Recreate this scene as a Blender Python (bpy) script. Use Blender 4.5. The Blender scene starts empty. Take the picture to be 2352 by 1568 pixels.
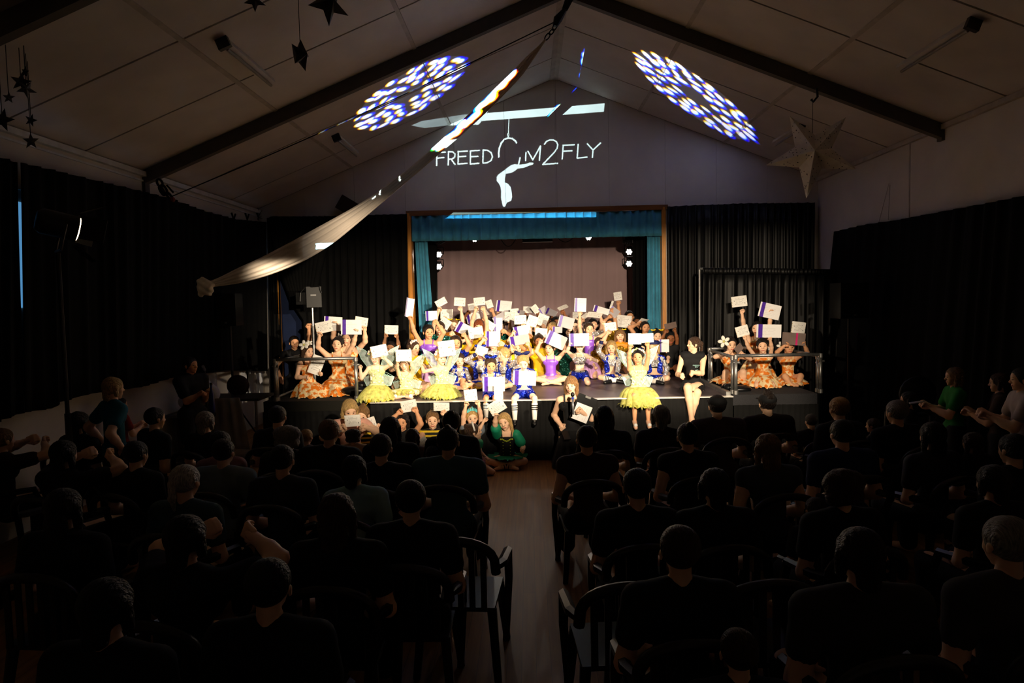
import bpy, math, random
import numpy as np
from mathutils import Vector, Matrix
random.seed(7)
rng = np.random.default_rng(5)
scene = bpy.context.scene
C = scene.collection
R = math.radians
# ---------------------------------------------------------------- camera
FPX, CX, CY = 1568.0, 1176.0, 784.0
CAM = np.array([0.0, 0.0, 2.1])
def _n(v):
    v = np.asarray(v, float); return v / np.linalg.norm(v)
DY = _n(((1216-CX)/FPX, (CY-690)/FPX, -1.0))
_up = np.array([-math.sin(.0195), math.cos(.0195), 0.0])
UP = _n(_up - _up.dot(DY)*DY)
XR = np.cross(DY, UP)
MC = np.array([XR, DY, UP])
camd = bpy.data.cameras.new('camera'); cam = bpy.data.objects.new('camera', camd); C.objects.link(cam)
camd.sensor_width = 36.0; camd.lens = 24.0; camd.clip_end = 100; camd.clip_start = .05
mw = Matrix.Identity(4)
for i in range(3):
    for j in range(3): mw[i][j] = MC[i][j]
    mw[i][3] = CAM[i]
cam.matrix_world = mw
scene.camera = cam
def ray(u, v): return MC @ np.array([(u-CX)/FPX, (CY-v)/FPX, -1.0])
def P(u, v, Y):
    w = ray(u, v); return CAM + w*(Y/w[1])
def PX(u, v, X):
    w = ray(u, v); return CAM + w*((X-CAM[0])/w[0])
def PZ(u, v, z):
    w = ray(u, v); return CAM + w*((z-CAM[2])/w[2])
# ---------------------------------------------------------------- view, world
vs = scene.view_settings
vs.view_transform = 'Standard'; vs.look = 'None'; vs.gamma = 1.0; vs.exposure = 0.0; vs.use_curve_mapping = False
wd = bpy.data.worlds.new('hall_air'); scene.world = wd; wd.use_nodes = True
wd.node_tree.nodes['Background'].inputs[0].default_value = (.75, .8, 1, 1)
wd.node_tree.nodes['Background'].inputs[1].default_value = .0003
# ---------------------------------------------------------------- hall dimensions (metres)
YB = 12.2            # wall with the stage opening
XL, XRW = -4.83, 5.08  # side walls
ZS = 0.80            # stage height
XRIDGE = .5; ZRIDGE = 5.96; SL = .40
def roof_z(x): return ZRIDGE - SL*abs(x-XRIDGE)
def roofhit(u, v, right):
    w = ray(u, v); s = 1 if right else -1
    # z = ZRIDGE - SL*s*(x-XRIDGE)
    t = (ZRIDGE - CAM[2] + SL*s*XRIDGE) / (w[2] + SL*s*w[0])
    return CAM + w*t
# ---------------------------------------------------------------- lights
def spot(name, loc, target, power, size, blend, radius=.05, col=(1,1,1), shape=None):
    l = bpy.data.lights.new(name, 'SPOT'); l.energy = power; l.spot_size = R(size); l.spot_blend = blend
    l.shadow_soft_size = radius; l.color = col
    o = bpy.data.objects.new(name, l); C.objects.link(o)
    d = Vector(target) - Vector(loc)
    o.rotation_euler = d.to_track_quat('-Z', 'Y').to_euler(); o.location = loc
    bpy.context.view_layer.update()
    return o
def shutters(o, lines):
    """framing shutters of a profile lantern: world lines (a, b, inside point, softness in slide units)"""
    bpy.context.view_layer.update()
    mi = np.array(o.matrix_world.inverted())
    def sc(q):
        q = mi[:3,:3] @ np.asarray(q, float) + mi[:3,3]; return np.array([q[0]/-q[2], q[1]/-q[2]])
    l = o.data; l.use_nodes = True; nt = l.node_tree; nd = nt.nodes; nd.clear()
    tc = nd.new('ShaderNodeTexCoord'); sp = nd.new('ShaderNodeSeparateXYZ'); nt.links.new(tc.outputs['Normal'], sp.inputs[0])
    def m(op, a, b=0.0, c=0.0):
        q = nd.new('ShaderNodeMath'); q.operation = op
        for k, s in enumerate((a, b, c)):
            if isinstance(s, (int, float)): q.inputs[k].default_value = s
            else: nt.links.new(s, q.inputs[k])
        return q.outputs[0]
    az = m('ABSOLUTE', sp.outputs[2]); sx = m('DIVIDE', sp.outputs[0], az); sy = m('DIVIDE', sp.outputs[1], az); tot = None
    for a, b, ins, soft in lines:
        A, B, I = sc(a), sc(b), sc(ins); d = (B-A)/np.linalg.norm(B-A); n = np.array([-d[1], d[0]]); n = n if n.dot(I-A) > 0 else -n
        dist = m('ADD', m('MULTIPLY', sx, float(n[0])), m('MULTIPLY_ADD', sy, float(n[1]), float(-n.dot(A))))
        mr = nd.new('ShaderNodeMapRange'); mr.interpolation_type = 'SMOOTHSTEP'; nt.links.new(dist, mr.inputs[0])
        mr.inputs[1].default_value = -soft; mr.inputs[2].default_value = soft; mr.inputs[3].default_value = 0; mr.inputs[4].default_value = 1
        tot = mr.outputs[0] if tot is None else m('MULTIPLY', tot, mr.outputs[0])
    em = nd.new('ShaderNodeEmission'); nt.links.new(tot, em.inputs[1]); ou = nd.new('ShaderNodeOutputLight'); nt.links.new(em.outputs[0], ou.inputs[0])
WARM = (1, .81, .58)
LANTERN = P(207, 527, 6.0)
RLAMP = np.array([3.9, 3.6, 3.0])
_in = (0, 9.8, 1.3)
o = spot('key_light_left', LANTERN + np.array([.12, .12, 0]), (.3, 9.8, 1.3), 950, 70, .15, .06, WARM)
shutters(o, [((-3, 8.93, .74), (3, 8.93, .74), _in, .045), ((-2.1, 9.3, 0), (-1.9, 9.3, 3), _in, .14), ((3.0, 9.5, 0), (2.8, 9.5, 3), _in, .1), ((-3, 11, 1.98), (3, 11, 1.98), _in, .03)])
o = spot('key_light_right', RLAMP, (0, 9.8, 1.3), 4700, 70, .15, .06, WARM)
shutters(o, [((-3, 8.93, .62), (3, 8.93, .62), _in, .03), ((-2.6, 9.5, 0), (-2.6, 9.5, 3), _in, .12), ((1.9, 9.5, 0), (1.9, 9.5, 3), _in, .22), ((-3, 11, 2.35), (3, 11, 2.35), _in, .06)])
o = spot('wash_light_centre', (1.2, 1.0, 3.2), (.2, 10.5, 1.6), 3100, 80, .2, .08, WARM)
shutters(o, [((-3, 8.93, .26), (3, 8.93, .26), _in, .025), ((-3.2, 9.5, 0), (-3.2, 9.5, 3), _in, .05), ((3.9, 9.8, 0), (3.9, 9.8, 3), _in, .05), ((-3, 12, 3.12), (3, 12, 3.12), _in, .03)])
# ---------------------------------------------------------------- projector slides (light passes through them)
def raster(polys, W, Hh, box, ss=2):
    """coverage image of filled polygons; box = x0,x1,y0,y1 in slide coordinates"""
    w, h = W*ss, Hh*ss
    xs = box[0] + (np.arange(w)+.5)/w*(box[1]-box[0]); ys = box[2] + (np.arange(h)+.5)/h*(box[3]-box[2])
    img = np.zeros((h, w), bool)
    for pl in polys:
        pl = np.asarray(pl, float)
        i0, i1 = np.searchsorted(xs, [pl[:,0].min(), pl[:,0].max()]); j0, j1 = np.searchsorted(ys, [pl[:,1].min(), pl[:,1].max()])
        if i1 <= i0 or j1 <= j0: continue
        X, Y = np.meshgrid(xs[i0:i1], ys[j0:j1]); ins = np.zeros(X.shape, bool)
        n = len(pl)
        for a in range(n):
            x1, y1 = pl[a]; x2, y2 = pl[(a+1) % n]
            if y1 == y2: continue
            ins ^= ((y1 > Y) != (y2 > Y)) & (X < (x2-x1)*(Y-y1)/(y2-y1)+x1)
        img[j0:j1, i0:i1] |= ins
    return img.reshape(Hh, ss, W, ss).mean((1, 3))
def slide_spot(name, loc, target, power, rgb, box, spot_deg, radius=.004):
    """a spot lamp whose beam is shaped by a generated slide; slide coords = x/-z, y/-z of the lamp"""
    o = spot(name, loc, target, power, spot_deg, .02, radius)
    h, w = rgb.shape[:2]
    im = bpy.data.images.new(name+'_slide', w, h, float_buffer=True); im.colorspace_settings.name = 'Non-Color'
    px = np.ones((h, w, 4), np.float32); px[..., :3] = rgb; im.pixels.foreach_set(px.ravel()); im.update(); im.pack()
    l = o.data; l.use_nodes = True; nt = l.node_tree; nd = nt.nodes; nd.clear()
    tc = nd.new('ShaderNodeTexCoord'); sp = nd.new('ShaderNodeSeparateXYZ'); nt.links.new(tc.outputs['Normal'], sp.inputs[0])
    def m(op, a, b):
        q = nd.new('ShaderNodeMath'); q.operation = op
        for k, s in enumerate((a, b)):
            if isinstance(s, (int, float)): q.inputs[k].default_value = s
            else: nt.links.new(s, q.inputs[k])
        return q.outputs[0]
    az = m('ABSOLUTE', sp.outputs[2], 0)
    sx = m('DIVIDE', sp.outputs[0], az); sy = m('DIVIDE', sp.outputs[1], az)
    ux = m('MULTIPLY_ADD', sx, 1/(box[1]-box[0])); uy = m('MULTIPLY_ADD', sy, 1/(box[3]-box[2]))
    ux.node.inputs[2].default_value = -box[0]/(box[1]-box[0]); uy.node.inputs[2].default_value = -box[2]/(box[3]-box[2])
    cb = nd.new('ShaderNodeCombineXYZ'); nt.links.new(ux, cb.inputs[0]); nt.links.new(uy, cb.inputs[1])
    ti = nd.new('ShaderNodeTexImage'); ti.image = im; ti.extension = 'CLIP'; nt.links.new(cb.outputs[0], ti.inputs[0])
    em = nd.new('ShaderNodeEmission'); nt.links.new(ti.outputs[0], em.inputs[0]); em.inputs[1].default_value = 1
    ou = nd.new('ShaderNodeOutputLight'); nt.links.new(em.outputs[0], ou.inputs[0])
    return o
def slide_coords(o, pts):
    mi = np.array(o.matrix_world.inverted())
    q = np.asarray(pts) @ mi[:3,:3].T + mi[:3,3]
    return np.stack([q[:,0]/-q[:,2], q[:,1]/-q[:,2]], 1)
def stroke(pts, w):
    out = []
    pts = [np.asarray(p, float) for p in pts]
    for a, b in zip(pts[:-1], pts[1:]):
        d = b-a; L = np.hypot(*d)
        if L < 1e-6: continue
        d = d/L; n = np.array([-d[1], d[0]])*w/2; e = d*w*.35
        out.append([a-e+n, b+e+n, b+e-n, a-e-n])
    return out
def arc(cx, cy, rx, ry, a0, a1, n=16, sh=0):
    return [(cx+rx*math.cos(R(t))+sh*math.sin(R(t)), cy-ry*math.sin(R(t))) for t in np.linspace(a0, a1, n)]
def make_slides():
    # ---- the logo, drawn where it falls on the wall (photograph pixels on the wall plane)
    S = []; w = 3.0
    def st(*p, ww=w): S.extend(stroke(p, ww))
    k = lambda x, y: (x/5.345+980, y/5.345+220)
    def K(*p, ww=w): st(*[k(*q) for q in p], ww=ww)
    K((125,705),(122,855)); K((125,695),(230,690)); K((125,765),(212,757))
    K((268,685),(265,848)); K((268,685),(320,688),(348,715),(342,755),(310,775),(268,778)); K((300,778),(348,842))
    for x0 in (388, 538):
        K((x0,680),(x0-2,838)); K((x0,685-(x0-388)*.06),(x0+112,678-(x0-388)*.06)); K((x0,748),(x0+92,742)); K((x0,836),(x0+108,828))
    K((694,665),(690,825)); K((694,665),(745,668),(790,695),(808,745),(790,795),(740,822),(690,825))
    st(*[k(*q) for q in [(895,812),(886,760),(884,700),(893,640),(915,580),(955,532),(1005,518),(1050,525),(1090,555),(1118,600),(1132,638)]], ww=3.6)
    K((1147,760),(1128,842),ww=3.4)
    K((1010,285),(1003,460),ww=1.6); st(*[k(*q) for q in arc(1001,478,9,18,0,360,14)], ww=1.6); K((1001,495),(1001,520),ww=2)
    K((1220,695),(1214,795)); K((1243,680),(1303,785)); K((1303,785),(1398,615)); K((1398,615),(1384,790))
    K((1446,594),(1470,560),(1510,542),(1555,542),(1592,562),(1610,600),(1600,645),(1570,690),(1425,842)); K((1425,842),(1608,828))
    K((1676,605),(1664,775)); K((1676,608),(1812,600)); K((1676,680),(1785,673))
    K((1860,595),(1848,765)); K((1848,765),(1968,752))
    K((1972,588),(2042,665)); K((2135,578),(2042,665)); K((2042,665),(2035,755))
    PG = [[(792,860),(815,850),(838,828),(852,836),(848,848),(805,878)],
          [(1310,820),(1265,818),(1220,835),(1140,845),(1085,838),(1035,850),(990,885),(930,930),(875,970),(860,1000),(862,1045),(885,1075),(905,1110),(915,1170),(912,1250),(925,1310),(935,1355),(960,1362),(975,1335),(985,1310),(1010,1300),(1035,1290),(1050,1240),(1042,1170),(1030,1120),(1000,1080),(958,1062),(962,1005),(975,955),(1040,945),(1085,920),(1120,890),(1190,885),(1250,860),(1300,845),(1312,832)],
          [(700,215),(2185,92),(2175,195),(595,315)],
          ]
    S += [[k(*q) for q in pl] for pl in PG]
    barL = [(945,288),(968,278),(1120,256),(1100,286),(975,294)]
    blue = [(1005,488),(1366,486),(1366,499),(1004,502)]
    loc = np.array([-3.6, 1.0, 1.45]); tgt = P(1190, 370, YB)
    o = spot('aim', loc, tgt, 0, 10, 0); 
    def toslide(pl, hit): return slide_coords(o, [hit(*q) for q in pl])
    polys = [toslide(pl, lambda u, v: P(u, v, YB)) for pl in S]
    polys.append(toslide(barL, lambda u, v: min(roofhit(u, v, False), P(u, v, YB), key=lambda t: t[1])))
    bl = [toslide(blue, lambda u, v: P(u, v, YB-.06))]
    allp = np.concatenate(polys+bl); pad = .012
    box = (allp[:,0].min()-pad, allp[:,0].max()+pad, allp[:,1].min()-pad, allp[:,1].max()+pad)
    W = 1024; Hh = int(W*(box[3]-box[2])/(box[1]-box[0]))
    a = raster(polys, W, Hh, box); b = raster(bl, W, Hh, box)
    rgb = a[..., None]*np.array([.62, .90, 1.0]) + b[..., None]*np.array([.30, .75, 1.0])*1.2 + .004*np.array([.8, .9, 1])
    bpy.data.objects.remove(o)
    slide_spot('logo_projector', loc, tgt, LOGO_W, rgb, box, 2*math.degrees(math.atan(max(abs(x) for x in box)*1.45)))
    # ---- two breakup slides of soft ovals, one for each slope of the roof
    def extra_blobs(X, Y, line, rg):
        out = np.zeros(X.shape+(3,)); n = 26
        for i in range(n):
            f = (i+rg.uniform(-.3,.3))/n*(len(line)-1); j = int(np.clip(f, 0, len(line)-2)); c = line[j]+(line[j+1]-line[j])*(f-j)
            d = line[j+1]-line[j]; d = d/np.hypot(*d); c = c+np.array([-d[1], d[0]])*rg.uniform(-.004,.004)
            u = (X-c[0])*d[0]+(Y-c[1])*d[1]; v = -(X-c[0])*d[1]+(Y-c[1])*d[0]
            for ch, o in ((0,.0008),(1,0),(2,-.001)):
                out[..., ch] = np.maximum(out[..., ch], np.clip((1.1-np.sqrt(((u+o)/rg.uniform(.006,.009))**2+((v-o)/.0042)**2))/.3, 0, 1))
        return out*np.array([.85,1,1.5])
    def breakup(name, loc, corners, right, power, seed, extra=None):
        cc = np.mean(corners, 0)
        tgt = roofhit(*cc, right)
        q = spot('aim', loc, tgt, 0, 10, 0)
        pts = slide_coords(q, [roofhit(*c, right) for c in corners])   # left, top, right, bottom of the oval
        cen = pts.mean(0); ax = (pts[2]-pts[0])/2; bx = (pts[1]-pts[3])/2
        lim = np.abs(ax)+np.abs(bx)
        ex = slide_coords(q, extra) if extra is not None else np.array([cen])
        box = (cen[0]-lim[0]*1.15, cen[0]+lim[0]*1.15, cen[1]-lim[1]*1.15, cen[1]+lim[1]*1.15)
        box = (min(box[0], ex[:,0].min()-.01), max(box[1], ex[:,0].max()+.01), min(box[2], ex[:,1].min()-.01), max(box[3], ex[:,1].max()+.01))
        W = 900; Hh = int(W*(box[3]-box[2])/(box[1]-box[0]))
        X, Y = np.meshgrid(np.linspace(box[0], box[1], W), np.linspace(box[2], box[3], Hh))
        M2 = np.linalg.inv(np.stack([ax, bx], 1))
        A = M2[0,0]*(X-cen[0])+M2[0,1]*(Y-cen[1]); B = M2[1,0]*(X-cen[0])+M2[1,1]*(Y-cen[1])
        rg = np.random.default_rng(seed); cells = []
        for i, (rr, n) in enumerate(((.36, 8), (.56, 13), (.75, 18), (.92, 22))):
            for j in range(n):
                t = 2*math.pi*(j+.5*(i % 2))/n + rg.uniform(-.09, .09)
                cells.append((rr*math.cos(t)+rg.uniform(-.03,.03), rr*math.sin(t)+rg.uniform(-.03,.03), rg.uniform(.08,.125), rg.uniform(.06,.09), rg.uniform(0,3)))
        rgb = np.zeros((Hh, W, 3))
        for ch, off in ((0, .016), (1, .008), (2, -.022)):
            im = np.zeros((Hh, W))
            for (x, y, r1, r2, t) in cells:
                dx, dy = A-x+off*1.2, B-y-off*.8
                u = dx*math.cos(t)+dy*math.sin(t); v = -dx*math.sin(t)+dy*math.cos(t)
                d = np.sqrt((u/r1)**2+(v/r2)**2)*(1-max(-off, 0)*6)
                im = np.maximum(im, np.clip((1.15-d)/.38, 0, 1)**1.3)
            rgb[..., ch] = im
        rgb *= np.array([.85, .95, 1.25]); r2 = A**2+B**2
        if extra is not None: rgb = np.maximum(rgb, extra_blobs(X, Y, slide_coords(q, extra), rg))
        rgb += (.035*(r2 < 1))[..., None]*np.array([.7, .8, 1.1])
        bpy.data.objects.remove(q)
        slide_spot(name, loc, tgt, power, rgb, box, 2*math.degrees(math.atan(max(abs(x) for x in box)*1.5)), .003)
    breakup('breakup_projector_left', (-3.0, 2.0, 1.7), [(818, 296), (900, 186), (1060, 136), (982, 242)], False, BREAK_W, 3)
    breakup('breakup_projector_right', (-3.5, 1.3, 1.6), [(1464, 128), (1602, 176), (1738, 314), (1575, 258)], True, BREAK_W, 4, [P(u, v, Yq) for u, v, Yq in ((1186,173,8.33),(1130,228,8.25),(1060,295,8.18),(1008,340,8.12))])
LOGO_W = 14000; BREAK_W = 24000
make_slides()
# ---------------------------------------------------------------- materials
def lin(h):
    if isinstance(h, str):
        h = h.lstrip('#'); h = [int(h[i:i+2], 16)/255 for i in (0, 2, 4)]
    return tuple((c/12.92 if c <= .04045 else ((c+.055)/1.055)**2.4) for c in h)
MATS = {}
def mat(name, col, rough=.7, metal=0, spec=.3, vary=.12, scale=8.0, bump=0, emit=0, alpha=1, trans=0, sheen=0, col2=None, thr=None):
    if name in MATS: return MATS[name]
    m = bpy.data.materials.new(name); MATS[name] = m; m.use_nodes = True
    nt = m.node_tree; nd = nt.nodes; b = nd['Principled BSDF']
    c = lin(col) if isinstance(col, str) else col
    tc = nd.new('ShaderNodeTexCoord'); no = nd.new('ShaderNodeTexNoise'); no.inputs['Scale'].default_value = scale; no.inputs['Detail'].default_value = 3
    nt.links.new(tc.outputs['Object'], no.inputs['Vector'])
    rp = nd.new('ShaderNodeValToRGB'); nt.links.new(no.outputs[0], rp.inputs[0])
    e = rp.color_ramp.elements
    if col2 is not None:
        c2 = lin(col2) if isinstance(col2, str) else col2
        e[0].color = (*c, 1); e[1].color = (*c2, 1); e[0].position = thr[0]; e[1].position = thr[1]
    else:
        e[0].position = .3; e[1].position = .7
        e[0].color = (*[x*(1-vary) for x in c], 1); e[1].color = (*[min(1, x*(1+vary)) for x in c], 1)
    nt.links.new(rp.outputs[0], b.inputs['Base Color'])
    b.inputs['Roughness'].default_value = rough; b.inputs['Metallic'].default_value = metal
    b.inputs['Specular IOR Level'].default_value = spec
    if sheen: b.inputs['Sheen Weight'].default_value = sheen
    if emit:
        b.inputs['Emission Strength'].default_value = emit; b.inputs['Emission Color'].default_value = (*c, 1)
    if alpha < 1: b.inputs['Alpha'].default_value = alpha
    if trans: b.inputs['Transmission Weight'].default_value = trans
    if bump:
        bp = nd.new('ShaderNodeBump'); bp.inputs['Strength'].default_value = bump; bp.inputs['Distance'].default_value = .01
        nt.links.new(no.outputs[0], bp.inputs['Height']); nt.links.new(bp.outputs[0], b.inputs['Normal'])
    return m
def sequin(name, col, size=90, bright=.9):
    if name in MATS: return MATS[name]
    m = mat(name, col, rough=.3, metal=.65, spec=.8, vary=.25, scale=60)
    nt = m.node_tree; nd = nt.nodes; b = nd['Principled BSDF']
    tc = nd.new('ShaderNodeTexCoord'); vo = nd.new('ShaderNodeTexVoronoi'); vo.inputs['Scale'].default_value = size
    nt.links.new(tc.outputs['Object'], vo.inputs['Vector'])
    ge = nd.new('ShaderNodeNewGeometry'); v1 = nd.new('ShaderNodeVectorMath'); v1.operation = 'SUBTRACT'; nt.links.new(vo.outputs['Color'], v1.inputs[0]); v1.inputs[1].default_value = (.5,.5,.5)
    v2 = nd.new('ShaderNodeVectorMath'); v2.operation = 'MULTIPLY_ADD'; nt.links.new(v1.outputs[0], v2.inputs[0]); v2.inputs[1].default_value = (1.3,1.3,1.3); nt.links.new(ge.outputs['Normal'], v2.inputs[2])
    v3 = nd.new('ShaderNodeVectorMath'); v3.operation = 'NORMALIZE'; nt.links.new(v2.outputs[0], v3.inputs[0]); nt.links.new(v3.outputs[0], b.inputs['Normal'])
    return m
# ---------------------------------------------------------------- objects
def setp(o, label=None, cat=None, group=None, kind=None):
    if label: o['label'] = label
    if cat: o['category'] = cat
    if group: o['group'] = group
    if kind: o['kind'] = kind
    return o
def empty(name, loc, label=None, cat=None, group=None):
    o = bpy.data.objects.new(name, None); C.objects.link(o); o.location = tuple(loc); o.empty_display_size = .1
    return setp(o, label, cat, group)
def mdata(name, V, F, mats=(), midx=None, smooth=False):
    V = np.asarray(V, np.float32).reshape(-1, 3); me = bpy.data.meshes.new(name)
    if isinstance(F, np.ndarray) and F.ndim == 2:
        n, k = F.shape
        me.vertices.add(len(V)); me.vertices.foreach_set('co', V.ravel())
        me.loops.add(n*k); me.loops.foreach_set('vertex_index', F.astype(np.int32).ravel())
        me.polygons.add(n); me.polygons.foreach_set('loop_start', np.arange(n, dtype=np.int32)*k)
    else:
        me.from_pydata([tuple(map(float, v)) for v in V], [], [tuple(int(i) for i in f) for f in F])
    for m in mats: me.materials.append(m)
    if midx is not None: me.polygons.foreach_set('material_index', np.asarray(midx, np.int32))
    if smooth: me.polygons.foreach_set('use_smooth', np.ones(len(me.polygons), bool))
    me.update(calc_edges=True)
    return me
def obj(name, me, parent=None, loc=None, m=None):
    o = bpy.data.objects.new(name, me); C.objects.link(o)
    if parent is not None: o.parent = parent
    if loc is not None: o.location = tuple(loc)
    if m is not None:
        for s, mm in zip(o.material_slots, m if isinstance(m, (list, tuple)) else [m]*len(o.material_slots)):
            s.link = 'OBJECT'; s.material = mm
    return o
class MB:
    """collects shapes into one mesh"""
    def __init__(s): s.V = []; s.F = []; s.I = []; s.cur = 0
    def add(s, V, F, mi=None):
        o = len(s.V); s.V += [tuple(map(float, v)) for v in V]
        for f in F: s.F.append(tuple(int(i)+o for i in f)); s.I.append(s.cur if mi is None else mi)
        return s
    def box(s, c, size, ax=None, mi=None):
        ax = np.eye(3) if ax is None else np.asarray(ax); c = np.asarray(c, float); h = np.asarray(size, float)/2
        V = [c + ax[0]*h[0]*i + ax[1]*h[1]*j + ax[2]*h[2]*k for i in (-1,1) for j in (-1,1) for k in (-1,1)]
        return s.add(V, [(0,1,3,2),(4,6,7,5),(0,4,5,1),(2,3,7,6),(0,2,6,4),(1,5,7,3)], mi)
    def b2(s, x0, x1, y0, y1, z0, z1, mi=None): return s.box(((x0+x1)/2,(y0+y1)/2,(z0+z1)/2), (x1-x0,y1-y0,z1-z0), None, mi)
    def tube(s, pts, r, n=8, mi=None, caps=True, closed=False):
        pts = [np.asarray(p, float) for p in pts]; rs = r if hasattr(r, '__len__') else [r]*len(pts)
        V = []; prev = None; m = len(pts)
        for i, p in enumerate(pts):
            if closed: d = pts[(i+1) % m]-pts[i-1]
            else: d = pts[min(i+1, m-1)]-pts[max(i-1, 0)]
            d = _n(d)
            if prev is None:
                a = np.array([0,0,1.]) if abs(d[2]) < .9 else np.array([1.,0,0]); u = _n(np.cross(d, a))
            else: u = _n(prev - prev.dot(d)*d)
            prev = u; w = np.cross(d, u)
            for j in range(n):
                t = 2*math.pi*j/n; V.append(p + (u*math.cos(t)+w*math.sin(t))*rs[i])
        F = []
        for i in range(m if closed else m-1):
            i2 = (i+1) % m
            for j in range(n): F.append((i*n+j, i*n+(j+1) % n, i2*n+(j+1) % n, i2*n+j))
        if caps and not closed: F += [tuple(range(n))[::-1], tuple(range((m-1)*n, m*n))]
        return s.add(V, F, mi)
    def ell(s, c, r, ax=None, nu=12, nv=8, mi=None):
        ax = np.eye(3) if ax is None else np.asarray(ax); c = np.asarray(c, float); r = np.ones(3)*r if not hasattr(r, '__len__') else np.asarray(r)
        V = [c+ax[2]*r[2]]
        for i in range(1, nv):
            p = math.pi*i/nv
            for j in range(nu):
                t = 2*math.pi*j/nu; V.append(c + ax[0]*r[0]*math.sin(p)*math.cos(t)+ax[1]*r[1]*math.sin(p)*math.sin(t)+ax[2]*r[2]*math.cos(p))
        V.append(c-ax[2]*r[2]); F = [(0, 1+j, 1+(j+1) % nu) for j in range(nu)]
        for i in range(nv-2):
            for j in range(nu): F.append((1+i*nu+j, 1+(i+1)*nu+j, 1+(i+1)*nu+(j+1) % nu, 1+i*nu+(j+1) % nu))
        L = len(V)-1; o = 1+(nv-2)*nu
        F += [(L, o+(j+1) % nu, o+j) for j in range(nu)]
        return s.add(V, F, mi)
    def prism(s, poly, d, mi=None):
        """polygon (3-D points) pushed along vector d"""
        n = len(poly); V = [np.asarray(p, float) for p in poly]; V += [p+np.asarray(d) for p in V]
        return s.add(V, [tuple(range(n))[::-1], tuple(range(n, 2*n))] + [(i, (i+1) % n, n+(i+1) % n, n+i) for i in range(n)], mi)
    def grid(s, G, mi=None, closed=False):
        G = np.asarray(G, float); a, b = G.shape[:2]
        return s.add(G.reshape(-1, 3), [(i*b+j, i*b+(j+1) % b, (i+1)*b+(j+1) % b, (i+1)*b+j) for i in range(a-1) for j in range(b if closed else b-1)], mi)
    def mesh(s, name, mats, smooth=False):
        me = bpy.data.meshes.new(name); me.from_pydata(s.V, [], s.F)
        for m in (mats if isinstance(mats, (list, tuple)) else [mats]): me.materials.append(m)
        me.polygons.foreach_set('material_index', np.asarray(s.I, np.int32))
        if smooth: me.polygons.foreach_set('use_smooth', np.ones(len(me.polygons), bool))
        me.update(); return me
    def obj(s, name, mats, parent=None, loc=None, smooth=False):
        if loc is not None:
            l = np.asarray(loc, float); s.V = [tuple(np.asarray(v)-l) for v in s.V]
        elif parent is not None and parent.type == 'EMPTY':
            l = np.asarray(parent.location); s.V = [tuple(np.asarray(v)-l) for v in s.V]
        return obj(name, s.mesh(name, mats, smooth), parent, loc)
def top(name, mb, mats, label, cat, group=None, smooth=False, kind=None):
    c = np.asarray(mb.V); b = np.array([(c[:,0].min()+c[:,0].max())/2, (c[:,1].min()+c[:,1].max())/2, c[:,2].min()])
    return setp(mb.obj(name, mats, None, b, smooth), label, cat, group, kind)
def solid_sheet(G, th, nrm):
    """grid of points -> closed thin sheet"""
    G = np.asarray(G, float); a, b = G.shape[:2]; N = np.asarray(nrm, float)
    V = np.concatenate([G.reshape(-1,3), (G+N*th).reshape(-1,3)]); o = a*b; F = []
    for i in range(a-1):
        for j in range(b-1):
            q = (i*b+j, i*b+j+1, (i+1)*b+j+1, (i+1)*b+j); F.append(q); F.append(tuple(o+t for t in q[::-1]))
    edge = [(0,j) for j in range(b)]+[(i,b-1) for i in range(1,a)]+[(a-1,j) for j in range(b-2,-1,-1)]+[(i,0) for i in range(a-2,0,-1)]
    ids = [i*b+j for i, j in edge]
    for p, q in zip(ids, ids[1:]+ids[:1]): F.append((q, p, p+o, q+o))
    return V, F
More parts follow.
